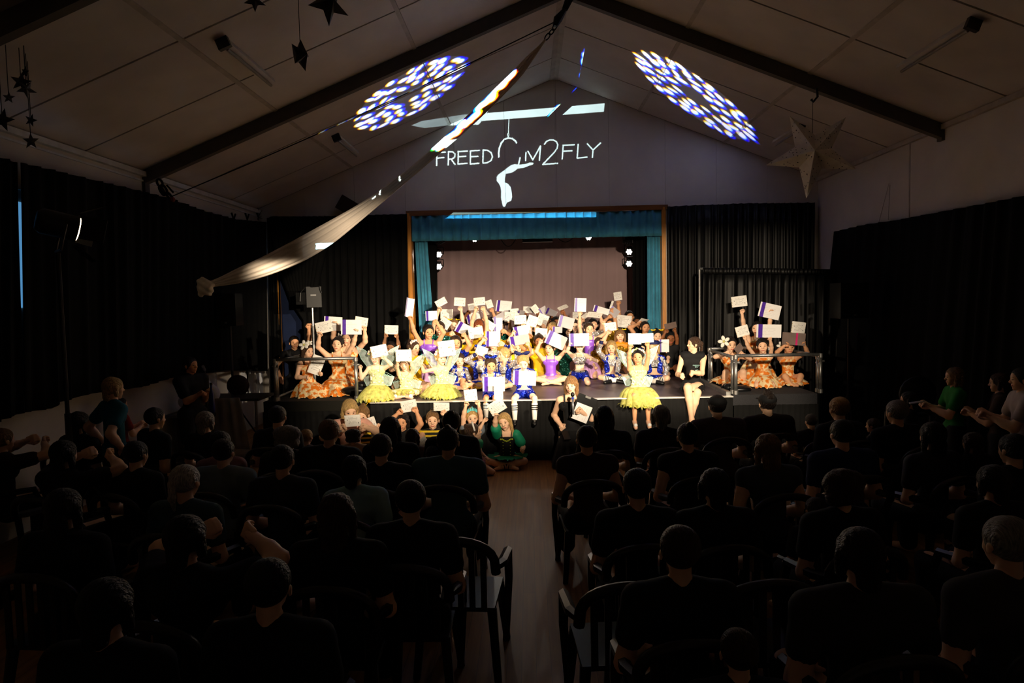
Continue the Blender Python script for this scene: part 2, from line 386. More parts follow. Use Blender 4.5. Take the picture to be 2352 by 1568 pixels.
# ---------------------------------------------------------------- organic shapes: distance field -> surface
def cap(a, b, ra, rb=None, flat=None, sub=False): return (np.asarray(a, float), np.asarray(b, float), ra, ra if rb is None else rb, flat, sub)
def field_mesh(prims, vox, k=.02, clips=(), grow=0, noise=None):
    lo = np.min([np.minimum(p[0]-p[2], p[1]-p[3]) if not p[5] else np.ones(3)*99 for p in prims], 0) - grow - 2*vox - k*.3
    hi = np.max([np.maximum(p[0]+p[2], p[1]+p[3]) if not p[5] else -np.ones(3)*99 for p in prims], 0) + grow + 2*vox + k*.3
    n = np.ceil((hi-lo)/vox).astype(int)+1
    D = np.full(n, 1.0, np.float32)
    ax = [lo[i]+np.arange(n[i])*vox for i in range(3)]
    for (a, b, ra, rb, flat, sub) in prims:
        mg = k + 3*vox + grow
        l2 = np.minimum(a-ra, b-rb)-mg; h2 = np.maximum(a+ra, b+rb)+mg
        sl = tuple(slice(max(0, int((l2[i]-lo[i])/vox)), min(n[i], int((h2[i]-lo[i])/vox)+2)) for i in range(3))
        X = ax[0][sl[0]][:,None,None]; Y = ax[1][sl[1]][None,:,None]; Z = ax[2][sl[2]][None,None,:]
        px, py, pz = X-a[0], Y-a[1], Z-a[2]; d = b-a
        if flat is not None:
            nn, f = flat; dt = (px*nn[0]+py*nn[1]+pz*nn[2])*(1/f-1)
            px, py, pz = px+dt*nn[0], py+dt*nn[1], pz+dt*nn[2]
            d = d + (1/f-1)*np.dot(d, nn)*np.asarray(nn)
        L = d.dot(d)
        if L > 1e-12:
            t = np.clip((px*d[0]+py*d[1]+pz*d[2])/L, 0, 1)
            dist = np.sqrt((px-t*d[0])**2+(py-t*d[1])**2+(pz-t*d[2])**2)-(ra+t*(rb-ra))
        else: dist = np.sqrt(px**2+py**2+pz**2)-ra
        dist = dist-grow if not sub else dist
        S = D[sl]
        if sub: D[sl] = np.maximum(S, -dist)
        else:
            h = np.clip(.5+.5*(S-dist)/k, 0, 1); D[sl] = S+(dist-S)*h-k*h*(1-h)
    for (pt, nm) in clips:
        nm = _n(nm); q = (ax[0]-pt[0])[:,None,None]*nm[0]+(ax[1]-pt[1])[None,:,None]*nm[1]+(ax[2]-pt[2])[None,None,:]*nm[2]
        D = np.maximum(D, q)
    if noise is not None: D = D + noise(ax[0][:,None,None], ax[1][None,:,None], ax[2][None,None,:])
    return nets(D, lo, vox)
_CORN = np.array([(i,j,k) for i in (0,1) for j in (0,1) for k in (0,1)])
_EDG = [(a,b) for a in range(8) for b in range(a+1,8) if np.abs(_CORN[a]-_CORN[b]).sum() == 1]
def nets(D, lo, vox):
    s = D < 0
    s[0], s[-1] = False, False; s[:,0], s[:,-1] = False, False; s[:,:,0], s[:,:,-1] = False, False
    c = np.zeros([x-1 for x in D.shape], np.int8)
    for i,j,k in _CORN: c += s[i:D.shape[0]-1+i, j:D.shape[1]-1+j, k:D.shape[2]-1+k]
    act = (c > 0) & (c < 8); ids = np.argwhere(act)
    if len(ids) == 0: return np.zeros((0,3)), np.zeros((0,4), int)
    idx = np.full(c.shape, -1, np.int32); idx[act] = np.arange(len(ids))
    vals = np.stack([D[ids[:,0]+o[0], ids[:,1]+o[1], ids[:,2]+o[2]] for o in _CORN], 1)
    sg = np.stack([s[ids[:,0]+o[0], ids[:,1]+o[1], ids[:,2]+o[2]] for o in _CORN], 1)
    acc = np.zeros((len(ids), 3)); cnt = np.zeros(len(ids))
    for a, b in _EDG:
        m = sg[:,a] != sg[:,b]; va, vb = vals[m,a], vals[m,b]; den = va-vb; den[np.abs(den) < 1e-9] = 1e-9
        t = np.clip(va/den, 0, 1)
        acc[m] += _CORN[a]+t[:,None]*(_CORN[b]-_CORN[a]); cnt[m] += 1
    V = (ids+acc/np.maximum(cnt,1)[:,None])*vox+lo
    F = []
    for axn in range(3):
        o = [0,0,0]; o[axn] = 1
        A = s[:s.shape[0]-o[0], :s.shape[1]-o[1], :s.shape[2]-o[2]]; B = s[o[0]:, o[1]:, o[2]:]
        u, v = (axn+1) % 3, (axn+2) % 3
        ed = np.argwhere(A != B)
        ed = ed[(ed[:,u] > 0) & (ed[:,v] > 0) & (ed[:,u] < D.shape[u]-1) & (ed[:,v] < D.shape[v]-1)]
        def cell(du, dv):
            q = ed.copy(); q[:,u] -= du; q[:,v] -= dv; return idx[q[:,0], q[:,1], q[:,2]]
        Q = np.stack([cell(1,1), cell(0,1), cell(0,0), cell(1,0)], 1)
        fl = s[ed[:,0], ed[:,1], ed[:,2]]
        Q[~fl] = Q[~fl][:, ::-1]; F.append(Q)
    F = np.concatenate(F); F = F[(F >= 0).all(1)]
    return V, F
# ---------------------------------------------------------------- materials of the hall
WALL = mat('painted_wall_board', '#c8c0b6', .8, vary=.05, scale=3, bump=.05)
CEIL = mat('painted_ceiling_board', '#c6beb8', .8, vary=.08, scale=2.2, bump=.08)
RAFT = mat('grey_painted_rafter', '#55504a', .6, vary=.1)
JOINT = mat('dark_joint_strip', '#2e2621', .7)
STRIP = mat('pale_cover_strip', '#aea49a', .7)
BLACKC = mat('black_drape', '#070707', .9, vary=.25, scale=5, spec=.15)
BLACKC2 = mat('black_satin_drape', '#060606', .5, vary=.25, scale=5, spec=.22)
BLK = mat('black_metal', '#101010', .45, spec=.5)
BLKP = mat('black_plastic', '#0d0e10', .35, spec=.5)
STEEL = mat('galvanised_steel', '#9a9a98', .38, metal=.85, vary=.2, scale=20)
TEAL = mat('teal_velvet', '#3f8aa6', .8, vary=.15, scale=6, sheen=.15)
GREYCLOTH = mat('grey_backdrop_cloth', '#a98d8f', .85, vary=.1, scale=1.2)
WHITEP = mat('white_gloss_paint', '#c9cbd0', .4)
def wood(name, c1, c2, scale=(1, 14, 14), rough=.35, spec=.5):
    if name in MATS: return MATS[name]
    m = mat(name, c1, rough, spec=spec); nt = m.node_tree; nd = nt.nodes
    no = [q for q in nd if q.type == 'TEX_NOISE'][0]; tc = [q for q in nd if q.type == 'TEX_COORD'][0]
    mp = nd.new('ShaderNodeMapping'); mp.inputs['Scale'].default_value = scale
    nt.links.new(tc.outputs['Object'], mp.inputs[0]); nt.links.new(mp.outputs[0], no.inputs['Vector']); no.inputs['Scale'].default_value = 2
    rp = [q for q in nd if q.type == 'VALTORGB'][0]; rp.color_ramp.elements[0].color = (*lin(c1), 1); rp.color_ramp.elements[1].color = (*lin(c2), 1)
    return m
VARN = wood('varnished_pine', '#b06a1c', '#e09a3a', (10, 10, 1.2))
FLOORM = wood('worn_timber_floor', '#7d5128', '#a2713c', (14, .6, 1), .5, .3)
def struct(name, mb, m, smooth=False, parent=None):
    return setp(mb.obj(name, m, parent, None if parent else (0,0,0), smooth), kind=None if parent else 'structure')
# floor with narrow boards as fine relief
def floor_boards():
    nt = FLOORM.node_tree; nd = nt.nodes; b = nd['Principled BSDF']
    tc = nd.new('ShaderNodeTexCoord'); br = nd.new('ShaderNodeTexBrick'); br.inputs['Scale'].default_value = 1
    mp = nd.new('ShaderNodeMapping'); mp.inputs['Rotation'].default_value = (0, 0, R(90)); nt.links.new(tc.outputs['Object'], mp.inputs[0])
    nt.links.new(mp.outputs[0], br.inputs[0]); br.inputs['Brick Width'].default_value = 2.4; br.inputs['Row Height'].default_value = .085; br.inputs['Mortar Size'].default_value = .0015
    br.inputs['Color1'].default_value = (1,1,1,1); br.inputs['Color2'].default_value = (.78,.78,.78,1); br.inputs['Mortar'].default_value = (.35,.35,.35,1)
    mx = nd.new('ShaderNodeMixRGB'); mx.blend_type = 'MULTIPLY'; mx.inputs[0].default_value = 1
    rp = [q for q in nd if q.type == 'VALTORGB'][0]
    nt.links.new(rp.outputs[0], mx.inputs[1]); nt.links.new(br.outputs[0], mx.inputs[2]); nt.links.new(mx.outputs[0], b.inputs['Base Color'])
floor_boards()
struct('floor', MB().b2(XL-.2, XRW+.2, -1.5, 15.2, -.1, 0), FLOORM)
# side walls and the wall behind the camera
struct('wall_left', MB().b2(XL-.15, XL, -1.5, YB+.15, 0, roof_z(XL)), WALL)
struct('wall_right', MB().b2(XRW, XRW+.15, -1.5, YB+.15, 0, roof_z(XRW)), WALL)
mb = MB(); mb.prism([(XL,-1.4,0),(XRW,-1.4,0),(XRW,-1.4,roof_z(XRW)),(XRIDGE,-1.4,ZRIDGE),(XL,-1.4,roof_z(XL))], (0,-.1,0)); struct('wall_rear', mb, WALL)
# stage wall: boards with open joints, a hole for the stage, none at the side door
pl, pr = P(946, 700, YB)[0], P(1521, 700, YB)[0]; ptop = (P(946, 490, YB)[2]+P(1521, 479, YB)[2])/2
wb = setp(MB().b2(XL, pl, YB+.03, YB+.15, 0, roof_z(XL)-.05).b2(pr, XRW, YB+.03, YB+.15, 0, roof_z(XRW)-.05).b2(pl, pr, YB+.03, YB+.15, ptop, 4.6).obj('wall_back', mat('wall_core', '#241d18', .9), None, (0,0,0)), kind='structure')
xs = sorted([XL, XRW] + [P(u, 420, YB)[0] for u in (698, 813, 930, 1045, 1161, 1279, 1399, 1528, 1645, 1762)])
for a, b in zip(xs[:-1], xs[1:]):
    a2, b2 = a+.002, b-.002
    for (q0, q1) in ((a2, min(b2, XRIDGE-.002)), (max(a2, XRIDGE), b2)):
        if q1-q0 < .02: continue
        segs = [(q0, q1)]
        cuts = sorted({c for c in (pl-.01, pr+.01) if q0 < c < q1})
        pts = [q0]+cuts+[q1]
        for s0, s1 in zip(pts[:-1], pts[1:]):
            zb = ptop if pl-.02 < (s0+s1)/2 < pr+.02 else 0
            MB().prism([(s0,YB,zb),(s1,YB,zb),(s1,YB,roof_z(s1)),(s0,YB,roof_z(s0))], (0,.028,0)).obj('panel', WALL, wb)
# roof: one board per bay between the cross joints
cl = setp(MB().prism([(XL-.1,-1.5,roof_z(XL)+.06+SL*.1-.08),(XRIDGE,-1.5,ZRIDGE+.06),(XRIDGE,-1.5,ZRIDGE+.16),(XL-.1,-1.5,roof_z(XL)+.16)], (0, YB+1.65, 0)).prism([(XRIDGE,-1.5,ZRIDGE+.06),(XRW+.1,-1.5,roof_z(XRW)+.02),(XRW+.1,-1.5,roof_z(XRW)+.16),(XRIDGE,-1.5,ZRIDGE+.16)], (0, YB+1.65, 0)).obj('ceiling', JOINT, None, (0,0,0)), kind='structure')
YJ = [-1.4, -1.0, .2, 1.4, 2.6, 3.8, 5.0, 6.25, 7.45, 8.6, 9.85, 11.1, YB]
XJL = [XL-.02, -3.1, -1.35, XRIDGE-.05]; XJR = [XRIDGE+.05, 1.98, 3.45, XRW+.02]
for ya, yb in zip(YJ[:-1], YJ[1:]):
    for X in (XJL, XJR):
        for xa, xb in zip(X[:-1], X[1:]):
            g = .014
            MB().prism([(xa,ya+g,roof_z(xa)),(xb,ya+g,roof_z(xb)),(xb,ya+g,roof_z(xb)+.045),(xa,ya+g,roof_z(xa)+.045)], (0,yb-ya-2*g,0)).obj('board', CEIL, cl)
for xj in XJL[1:3]+XJR[1:3]:
    MB().prism([(xj-.022,-1.4,roof_z(xj-.022)-.012),(xj+.022,-1.4,roof_z(xj+.022)-.012),(xj+.022,-1.4,roof_z(xj+.022)+.02),(xj-.022,-1.4,roof_z(xj-.022)+.02)], (0,YB+1.4,0)).obj('cover_strip', STRIP, cl)
MB().prism([(XRIDGE-.07,-1.4,ZRIDGE-.045),(XRIDGE,-1.4,ZRIDGE-.02),(XRIDGE+.07,-1.4,ZRIDGE-.045),(XRIDGE+.07,-1.4,ZRIDGE+.02),(XRIDGE-.07,-1.4,ZRIDGE+.02)], (0,YB+1.4,0)).obj('ridge_board', STRIP, cl)
for n, y in enumerate((1.4, 5.0, 8.6)):
    mb = MB(); d = .17
    for xa in (XL, XRW):
        mb.prism([(xa,y-.045,roof_z(xa)),(XRIDGE,y-.045,ZRIDGE),(XRIDGE,y-.045,ZRIDGE-d),(xa,y-.045,roof_z(xa)-d)], (0,.09,0))
        e = .04 if xa < 0 else -.04
        mb.b2(min(xa,xa+e), max(xa,xa+e), y-.05, y+.05, roof_z(xa)-d-(.12 if xa < 0 else .02), roof_z(xa)-d+.05)
    setp(mb.obj('rafter', RAFT, cl), ['grey roof rafter just above the camera', 'grey roof rafter crossing the top left corner of the picture', 'grey steel roof rafter from which the white silk hangs'][n])
# cornice and cover mouldings along the eaves
mb = MB(); mb.b2(XL, XL+.06, -1.4, YB, roof_z(XL)-.075, roof_z(XL)-.015).b2(XL, XL+.02, -1.4, YB, roof_z(XL)-.135, roof_z(XL)-.115); struct('trim_1', mb, WHITEP)
mb = MB(); mb.b2(XRW-.05, XRW, -1.4, YB, roof_z(XRW)-.06, roof_z(XRW)+.0); struct('trim_2', mb, STRIP)
for y in (6.9, 9.3, 4.4): setp(MB().b2(XRW-.006, XRW, y, y+.03, 0, roof_z(XRW)-.05).obj('trim_3', STRIP, None, (0,0,0)), kind='structure')
# fluorescent battens on the roof, switched off
def batten(u0, v0, u1, v1, right, label):
    a, b = roofhit(u0, v0, right), roofhit(u1, v1, right)
    if a[1] > b[1]: a, b = b, a
    x = (a[0]+b[0])/2; a[0] = b[0] = x; a[2] = b[2] = roof_z(x); sl = -SL if right else SL
    t = _n((1, 0, sl)); n = _n((sl, 0, -1)); o = empty('ceiling_light', a, label, 'ceiling light', 'fluorescent battens on the roof')
    c = (a+b)/2; L = b[1]-a[1]; axs = (t, np.array([0,1.,0]), n)
    MB().box(c+n*.03, (.10, L, .05), axs).obj('housing', CEIL, o)
    MB().tube([a+n*.085+np.array([0,.05,0]), b+n*.085-np.array([0,.05,0])], .016).obj('tube', mat('dull_lamp_tube', '#8d8881', .5), o)
    MB().box(a+n*.05, (.12, .05, .10), axs).obj('end_cap', BLK, o)
batten(505, 90, 622, 182, False, 'switched-off fluorescent batten on the left roof slope nearest the camera')
batten(768, 310, 818, 348, False, 'switched-off fluorescent batten on the left roof slope nearest the stage')
batten(2242, 45, 2070, 150, True, 'switched-off fluorescent batten at the top right corner of the roof')
batten(1838, 285, 1785, 325, True, 'switched-off fluorescent batten behind the big white star')
# ---------------------------------------------------------------- drapes
def drape(name, tops, bots, m, label, cat='curtain', folds=12, amp=.05, rows=10, group=None, gather=0, seed=0, npf=7, parent=None, th=.006, off=(0,0,0), part=None):
    """hanging cloth between a top and a bottom polyline (3-D points), with folds"""
    rg = np.random.default_rng(seed+11); T = np.asarray(tops, float); B = np.asarray(bots, float)
    n = folds*npf+1; s = np.linspace(0, 1, n)
    def along(Q):
        d = np.r_[0, np.cumsum(np.linalg.norm(np.diff(Q, axis=0), axis=1))]; d /= d[-1]
        return np.stack([np.interp(s, d, Q[:,i]) for i in range(3)], 1)
    t, b = along(T), along(B); dr = _n((T[-1]-T[0])*np.array([1,1,0])); nr = np.array([dr[1], -dr[0], 0])
    ph = np.cumsum(rg.uniform(.6, 1.4, folds)); ph = np.interp(s*folds, np.arange(folds+1), np.r_[0, ph/ph[-1]*folds])
    mod = np.interp(s*folds, np.arange(folds+1), rg.uniform(.45, 1, folds+1))
    G = []
    for i in range(rows+1):
        f = i/rows
        w = np.sin(2*math.pi*ph)*.7+.3*np.sin(4.2*math.pi*ph+1+.8*f)
        a = amp*mod*(1-gather*(1-f)*.7)
        sw = .25*amp*np.sin(5*s*math.pi+seed+2.5*f)
        G.append(t*(1-f)+b*f + nr*(w*a+sw)[:,None] + dr*(np.cos(2*math.pi*ph)*a*.3)[:,None])
    V, F = solid_sheet(np.array(G)+np.asarray(off), th, nr)
    mb = MB(); mb.add(V, F)
    if parent is not None: return mb.obj(part, m, parent, None, True)
    return top(name, mb, m, label, cat, group, True)
XC = XL+.2
def lw(u, v): return PX(u, v, XC)
ltop = [(-250,300),(-120,333),(40,372)]; ltop2 = [(42,373),(130,392),(230,416),(320,438),(400,458),(470,484),(540,503),(590,508),(613,510)]
lbot = [(-250,1020),(-60,985),(0,967),(51,949)]; lbot2 = [(57,947),(120,938),(135,925),(200,905),(330,888),(395,868),(440,862),(520,850),(590,852),(613,852)]
drape('curtain', [lw(*q) for q in ltop], [lw(*q) for q in lbot], BLACKC, 'black curtain at the far left edge, left of the blue slit', folds=8, amp=.05, seed=1, group='black drapes round the hall')
drape('curtain', [lw(*q) for q in ltop2], [lw(*q) for q in lbot2], BLACKC, 'long black curtain along the left wall right of the blue slit', folds=26, amp=.045, seed=2, group='black drapes round the hall')
# window behind the slit
w0, w1 = lw(38, 452), lw(48, 706); yc = (w0[1]+w1[1])/2
wo = setp(MB().b2(XL-.02, XL+.03, yc-.45, yc-.40, 1.5, 3.3).b2(XL-.02, XL+.03, yc+.40, yc+.45, 1.5, 3.3).b2(XL-.02, XL+.03, yc-.45, yc+.45, 3.25, 3.3).b2(XL-.02, XL+.03, yc-.45, yc+.45, 1.5, 1.55).obj('window_1', WHITEP, None, (0,0,0)), kind='structure')
MB().b2(XL+.001, XL+.008, yc-.4, yc+.4, w1[2], w0[2]).obj('pane', mat('daylit_pane', (.14,.45,.85), .2, emit=.55), wo)
for k, (y0, y1) in enumerate(((6.9, 8.0), (9.1, 10.2), (10.7, 11.8))):   # shuttered windows whose daylight leaks round the curtain
    wo = setp(MB().b2(XL-.02, XL+.03, y0-.05, y0, 1.5, 3.1).b2(XL-.02, XL+.03, y1, y1+.05, 1.5, 3.1).b2(XL-.02, XL+.03, y0, y1, 3.05, 3.1).b2(XL-.02, XL+.03, y0, y1, 1.5, 1.55).obj('window_%d' % (k+6), WHITEP, None, (0,0,0)), kind='structure')
    MB().b2(XL+.001, XL+.008, y0, y1, 1.55, 3.05).obj('pane', mat('dim_daylit_pane', (.35,.55,.8), .2, emit=.30), wo)
def bw(u, v, d=.12): return P(u, v, YB-d)
def fl(p, z=0.0): q = np.array(p); q[2] = z; return q
drape('curtain', [bw(*q) for q in ((716,497),(840,494),(934,491))], [fl(bw(716,700)), fl(bw(840,700)), fl(bw(934,700))], BLACKC, 'black curtain hanging just left of the stage opening', folds=13, amp=.05, seed=3, group='black drapes round the hall')
drape('curtain', [bw(*q) for q in ((612,500),(638,499))], [fl(bw(612,700)), fl(bw(640,700))], BLACKC, 'narrow black curtain in the corner left of the side door', folds=4, amp=.05, seed=4, group='black drapes round the hall')
# the swag pulled aside over the side door
mb = MB(); rg = np.random.default_rng(3)
for i in range(11):
    u = 630+i*12.5; a = P(u, 498, YB-.16-.02*(i % 2)); k = P(700+i*1.7, 735, YB-.22); z = P(703+i*1.2, 780+i*3, YB-.2)
    pts = [a*(1-t)**1+0 for t in ()]
    m1 = P(u*.75+700*.25-6, 600, YB-.17); m2 = P(u*.35+702*.65-4, 690, YB-.2)
    cps = [a, m1, m2, k, fl(z, .85)]
    mb.tube(cps, [.085, .075, .05, .03, .05], 7)
top('curtain', mb, BLACKC, 'black curtain gathered in a swag above the open side door', 'curtain', 'black drapes round the hall', True)
drape('curtain', [bw(*q) for q in ((1531,474),(1700,467),(1868,465))], [fl(bw(1531,700)), fl(bw(1700,700)), fl(bw(1866,700))], BLACKC2, 'tall black satin curtain right of the stage opening', folds=19, amp=.06, seed=5, group='black drapes round the hall')
# side door seen through the swag
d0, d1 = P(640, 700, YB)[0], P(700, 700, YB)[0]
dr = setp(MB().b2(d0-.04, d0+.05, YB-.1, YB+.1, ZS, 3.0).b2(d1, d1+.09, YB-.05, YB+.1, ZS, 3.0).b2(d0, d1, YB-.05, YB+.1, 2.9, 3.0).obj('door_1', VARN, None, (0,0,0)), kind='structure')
MB().b2(d0+.05, d1, YB-.02, YB, ZS, 2.9).obj('opening', mat('painted_passage_gloom', '#0a1a3a', .8), dr)  # no hole here: a dark blue sheet carries the gloom of the passage
def rw(u, v): return PX(u, v, XRW-.18)
rt = [(1916,532),(1990,515),(2060,505),(2150,488),(2250,470),(2352,450),(2700,385),(3200,290)]
rb = [rw(u, v) for u, v in rt]; rb = [fl(p, .05) for p in rb]; rb[0] = rb[0]+np.array([0,.6,0])
drape('curtain', [rw(*q) for q in rt], rb, BLACKC, 'long black curtain along the right wall', folds=26, amp=.045, seed=6, group='black drapes round the hall')
# pipe-and-drape screen behind the right wing
YQ = 11.0
sc = empty('drape_screen', fl(P(1790,700,YQ)), 'freestanding black satin drape screen behind the orange girls on the right', 'drape screen')
drape('', [P(u, v, YQ) for u, v in ((1612,617),(1780,618),(1966,622))], [fl(P(u, 800, YQ), .02) for u in (1608,1790,1962)], BLACKC2, '', folds=17, amp=.07, seed=8, gather=.5, parent=sc, part='cloth')
drape('', [P(u, v-2, YQ) for u, v in ((1612,617),(1780,618),(1966,622))], [P(u, v+12, YQ) for u, v in ((1612,617),(1780,618),(1966,622))], BLACKC2, '', folds=46, amp=.02, rows=2, npf=4, seed=9, parent=sc, part='heading', off=(0,-.05,0))
MB().tube([P(1606,617,YQ), P(1970,622,YQ)], .02).obj('rail', STEEL, sc)
for u in (1607, 1968): MB().tube([P(u,619,YQ-.03), fl(P(u,700,YQ-.03))], .02).obj('pole', STEEL, sc)
# ---------------------------------------------------------------- stage opening
fr = empty('proscenium_arch', (pl, YB-.05, ZS), 'varnished pine frame round the stage opening', 'frame')
zt = [P(u, v, YB-.06)[2] for u, v in ((941,484),(1526,473))]
for u0, u1 in ((936,946),(1521,1530)):
    x0, x1 = P(u0, 600, YB-.06)[0], P(u1, 600, YB-.06)[0]
    MB().b2(x0, x1, YB-.06, YB+.16, ZS, sum(zt)/2-.03).b2(x0+.018, x1-.018, YB-.075, YB-.06, ZS, sum(zt)/2-.03).obj('post', VARN, fr)
MB().b2(P(936,480,YB)[0]-.02, P(1530,480,YB)[0]+.02, YB-.07, YB+.16, sum(zt)/2-.075, sum(zt)/2+.01).obj('header', wood('dark_varnished_pine', '#5a3512', '#7a4a1c', (1,10,10)), fr)
zv = sum(zt)/2-.08
vx0, vx1 = P(945,520,YB)[0], P(1522,520,YB)[0]; zvb = (P(945,553,YB)[2]+P(1522,544,YB)[2])/2
drape('valance', [(vx0,YB-.03,zv),(vx1,YB-.03,zv)], [(vx0,YB-.05,zvb),(vx1,YB-.05,zvb)], TEAL, 'pleated teal valance across the top of the stage opening', 'valance', folds=26, amp=.055, rows=6, seed=12)
drape('curtain', [(vx0+.02,YB+.12,zv),(vx0+.23,YB+.12,zv)], [(vx0+.08,YB+.12,ZS+.02),(vx0+.36,YB+.12,ZS+.02)], TEAL, 'teal house curtain drawn to the left of the stage', folds=4, amp=.035, seed=13, group='teal house curtains')
drape('curtain', [(vx1-.26,YB+.12,zv),(vx1-.02,YB+.12,zv)], [(vx1-.27,YB+.12,ZS+.02),(vx1-.02,YB+.12,ZS+.02)], TEAL, 'teal house curtain drawn to the right of the stage', folds=4, amp=.04, seed=14, group='teal house curtains')
YD = 14.6
drape('curtain', [P(966,520,YB+.5), P(1004,520,YB+.9)], [fl(P(966,800,YB+.5),ZS+.02), fl(P(1000,800,YB+.9),ZS+.02)], BLACKC, 'black masking leg at the left of the stage', folds=5, amp=.04, seed=15, group='black masking legs on stage')
drape('curtain', [P(1452,520,YB+.9), P(1495,520,YB+.5)], [fl(P(1455,800,YB+.9),ZS+.02), fl(P(1493,800,YB+.5),ZS+.02)], BLACKC, 'black masking leg at the right of the stage', folds=5, amp=.04, seed=16, group='black masking legs on stage')
drape('backdrop', [P(u,v,YD) for u,v in ((985,500),(1230,500),(1475,500))], [fl(P(u,800,YD),ZS+.01) for u in (985,1230,1475)], GREYCLOTH, 'dusky grey-pink cloth backdrop at the rear of the stage', 'backdrop', folds=18, amp=.035, rows=14, seed=17)
struct('wall_stage_left', MB().b2(pl-1.2, pl-1.1, YB+.15, YD+.3, 0, 4.6), BLACKC)
struct('wall_stage_right', MB().b2(pr+1.1, pr+1.2, YB+.15, YD+.3, 0, 4.6), BLACKC)
struct('wall_stage_rear', MB().b2(pl-1.2, pr+1.2, YD+.25, YD+.35, 0, 4.6), BLACKC)
struct('ceiling_stage', MB().b2(pl-1.2, pr+1.2, YB+.15, YD+.35, 4.5, 4.6), BLACKC)
# ---------------------------------------------------------------- stage platform
DECK = mat('scuffed_black_stage_floor', '#4a4044', .42, vary=.3, scale=2.5, spec=.4)
SKIRTM = mat('black_stage_skirt', '#070707', .9, vary=.3)
YF = 8.95; sx0, sx1 = PZ(850,924,ZS)[0], PZ(1688,912,ZS)[0]
st = empty('stage_platform', (0, YF, 0), 'black stage platform that the children sit on', 'stage')
MB().b2(sx0, sx1, YF, YB, ZS-.1, ZS).b2(pl, pr, YB, YD+.25, ZS-.1, ZS).obj('deck', DECK, st)
MB().b2(sx0, sx1, YF-.07, YF+.01, ZS-.010, ZS+.003).obj('edge_trim', mat('bright_aluminium_edge', '#e6e2da', .35, metal=.4), st)
MB().b2(sx0+.02, sx1-.02, YF+.1, YB, 0, ZS-.1).obj('frame', BLACKC, st)
drape('', [(sx0,YF-.035,ZS-.014),(sx1,YF-.035,ZS-.014)], [(sx0,YF-.06,.01),(sx1,YF-.06,.01)], SKIRTM, '', folds=52, amp=.022, rows=3, npf=4, seed=20, parent=st, part='skirt')
CARP = mat('grey_carpet', '#2c2c2f', .95, vary=.3, scale=120, bump=.3); CARB = mat('black_carpet', '#15140f', .95, vary=.3, scale=80)
SKIRTX = 0
def wing(x0, x1, y0, y1, m, label):
    o = empty('side_platform', ((x0+x1)/2, y0, 0), label, 'stage')
    MB().b2(x0, x1, y0, y1, ZS-.13, ZS+.012).obj('carpeted_top', m, o)
    MB().b2(x0+.05, x1-.05, y0+.06, y1, 0, ZS-.13).obj('frame', BLACKC, o)
    drape('', [(x0,y0-.03,ZS-.12),(x1,y0-.03,ZS-.12)], [(x0,y0-.05,.01),(x1,y0-.05,.01)], SKIRTM, '', folds=16, amp=.022, rows=3, npf=4, seed=21, parent=o, part='skirt')
lx0, lx1 = PZ(637,916,ZS)[0]-.06, sx0-.01; rx0, rx1 = sx1+.01, PZ(1886,912,ZS)[0]+.06
wing(lx0, lx1, 9.05, 10.9, CARB, 'black carpeted side platform under the orange girls on the left')
wing(rx0, rx1, 8.95, 10.8, CARP, 'grey carpeted side platform under the orange girls on the right')
def rail_frame(label, a, b, h, extra_low=False):
    a, b = np.asarray(a, float), np.asarray(b, float); o = empty('guard_rail', (a+b)/2, label, 'railing', 'steel guard rails on the side platforms')
    up = np.array([0,0,1.]); d = _n(b-a)
    for p in (a, b):
        MB().tube([p+up*.01, p+up*h], .024, 12).obj('post', STEEL, o, smooth=True)
        MB().tube([p, p+up*.05], .034, 12).tube([p+up*(h-.04), p+up*(h+.012)], .031, 12).tube([p+up*(h-.09)-d*.03, p+up*(h-.09)+d*.05], .016, 8).obj('clamp', STEEL, o)
    MB().tube([a+up*h, b+up*h], .022, 12).obj('top_rail', STEEL, o, smooth=True)
    if extra_low: MB().tube([a+up*.05, b+up*.05], .016, 10).obj('low_rail', STEEL, o, smooth=True)
z0 = ZS+.012
hL = P(632,826,9.1)[2]-z0; a = P(634,916,9.1); a[2] = z0; b = P(820,918,9.1); b[2] = z0
rail_frame('steel guard rail along the front of the left platform', a, b, hL)
rail_frame('steel guard rail down the outer side of the left platform', a+np.array([.0,.06,0]), a+np.array([-.03,1.5,0]), hL-.03, True)
rail_frame('short steel guard rail beside the leftmost fairy', b+np.array([.04,.5,0]), b+np.array([.06,1.35,0]), hL-.03)
hR = P(1690,817,9.0)[2]-z0; a = P(1690,913,9.0); a[2] = z0; b = P(1884,908,9.0); b[2] = z0
rail_frame('steel guard rail along the front of the right platform', a, b, hR)
rail_frame('steel guard rail behind the seated woman in black', a+np.array([-.02,.08,0]), a+np.array([-.0,1.2,0]), hR-.02)
rail_frame('steel guard rail down the outer side of the right platform', b+np.array([0,.08,0]), b+np.array([.05,1.5,0]), hR-.03)
a2 = a+np.array([.0,1.3,0]); rail_frame('steel guard rail at the rear of the right platform', a2, a2+np.array([.9,.05,0]), hR)
struct('trim_4', MB().b2(sx1-.06, sx1, YF+.05, 10.7, ZS, ZS+.05), STEEL)
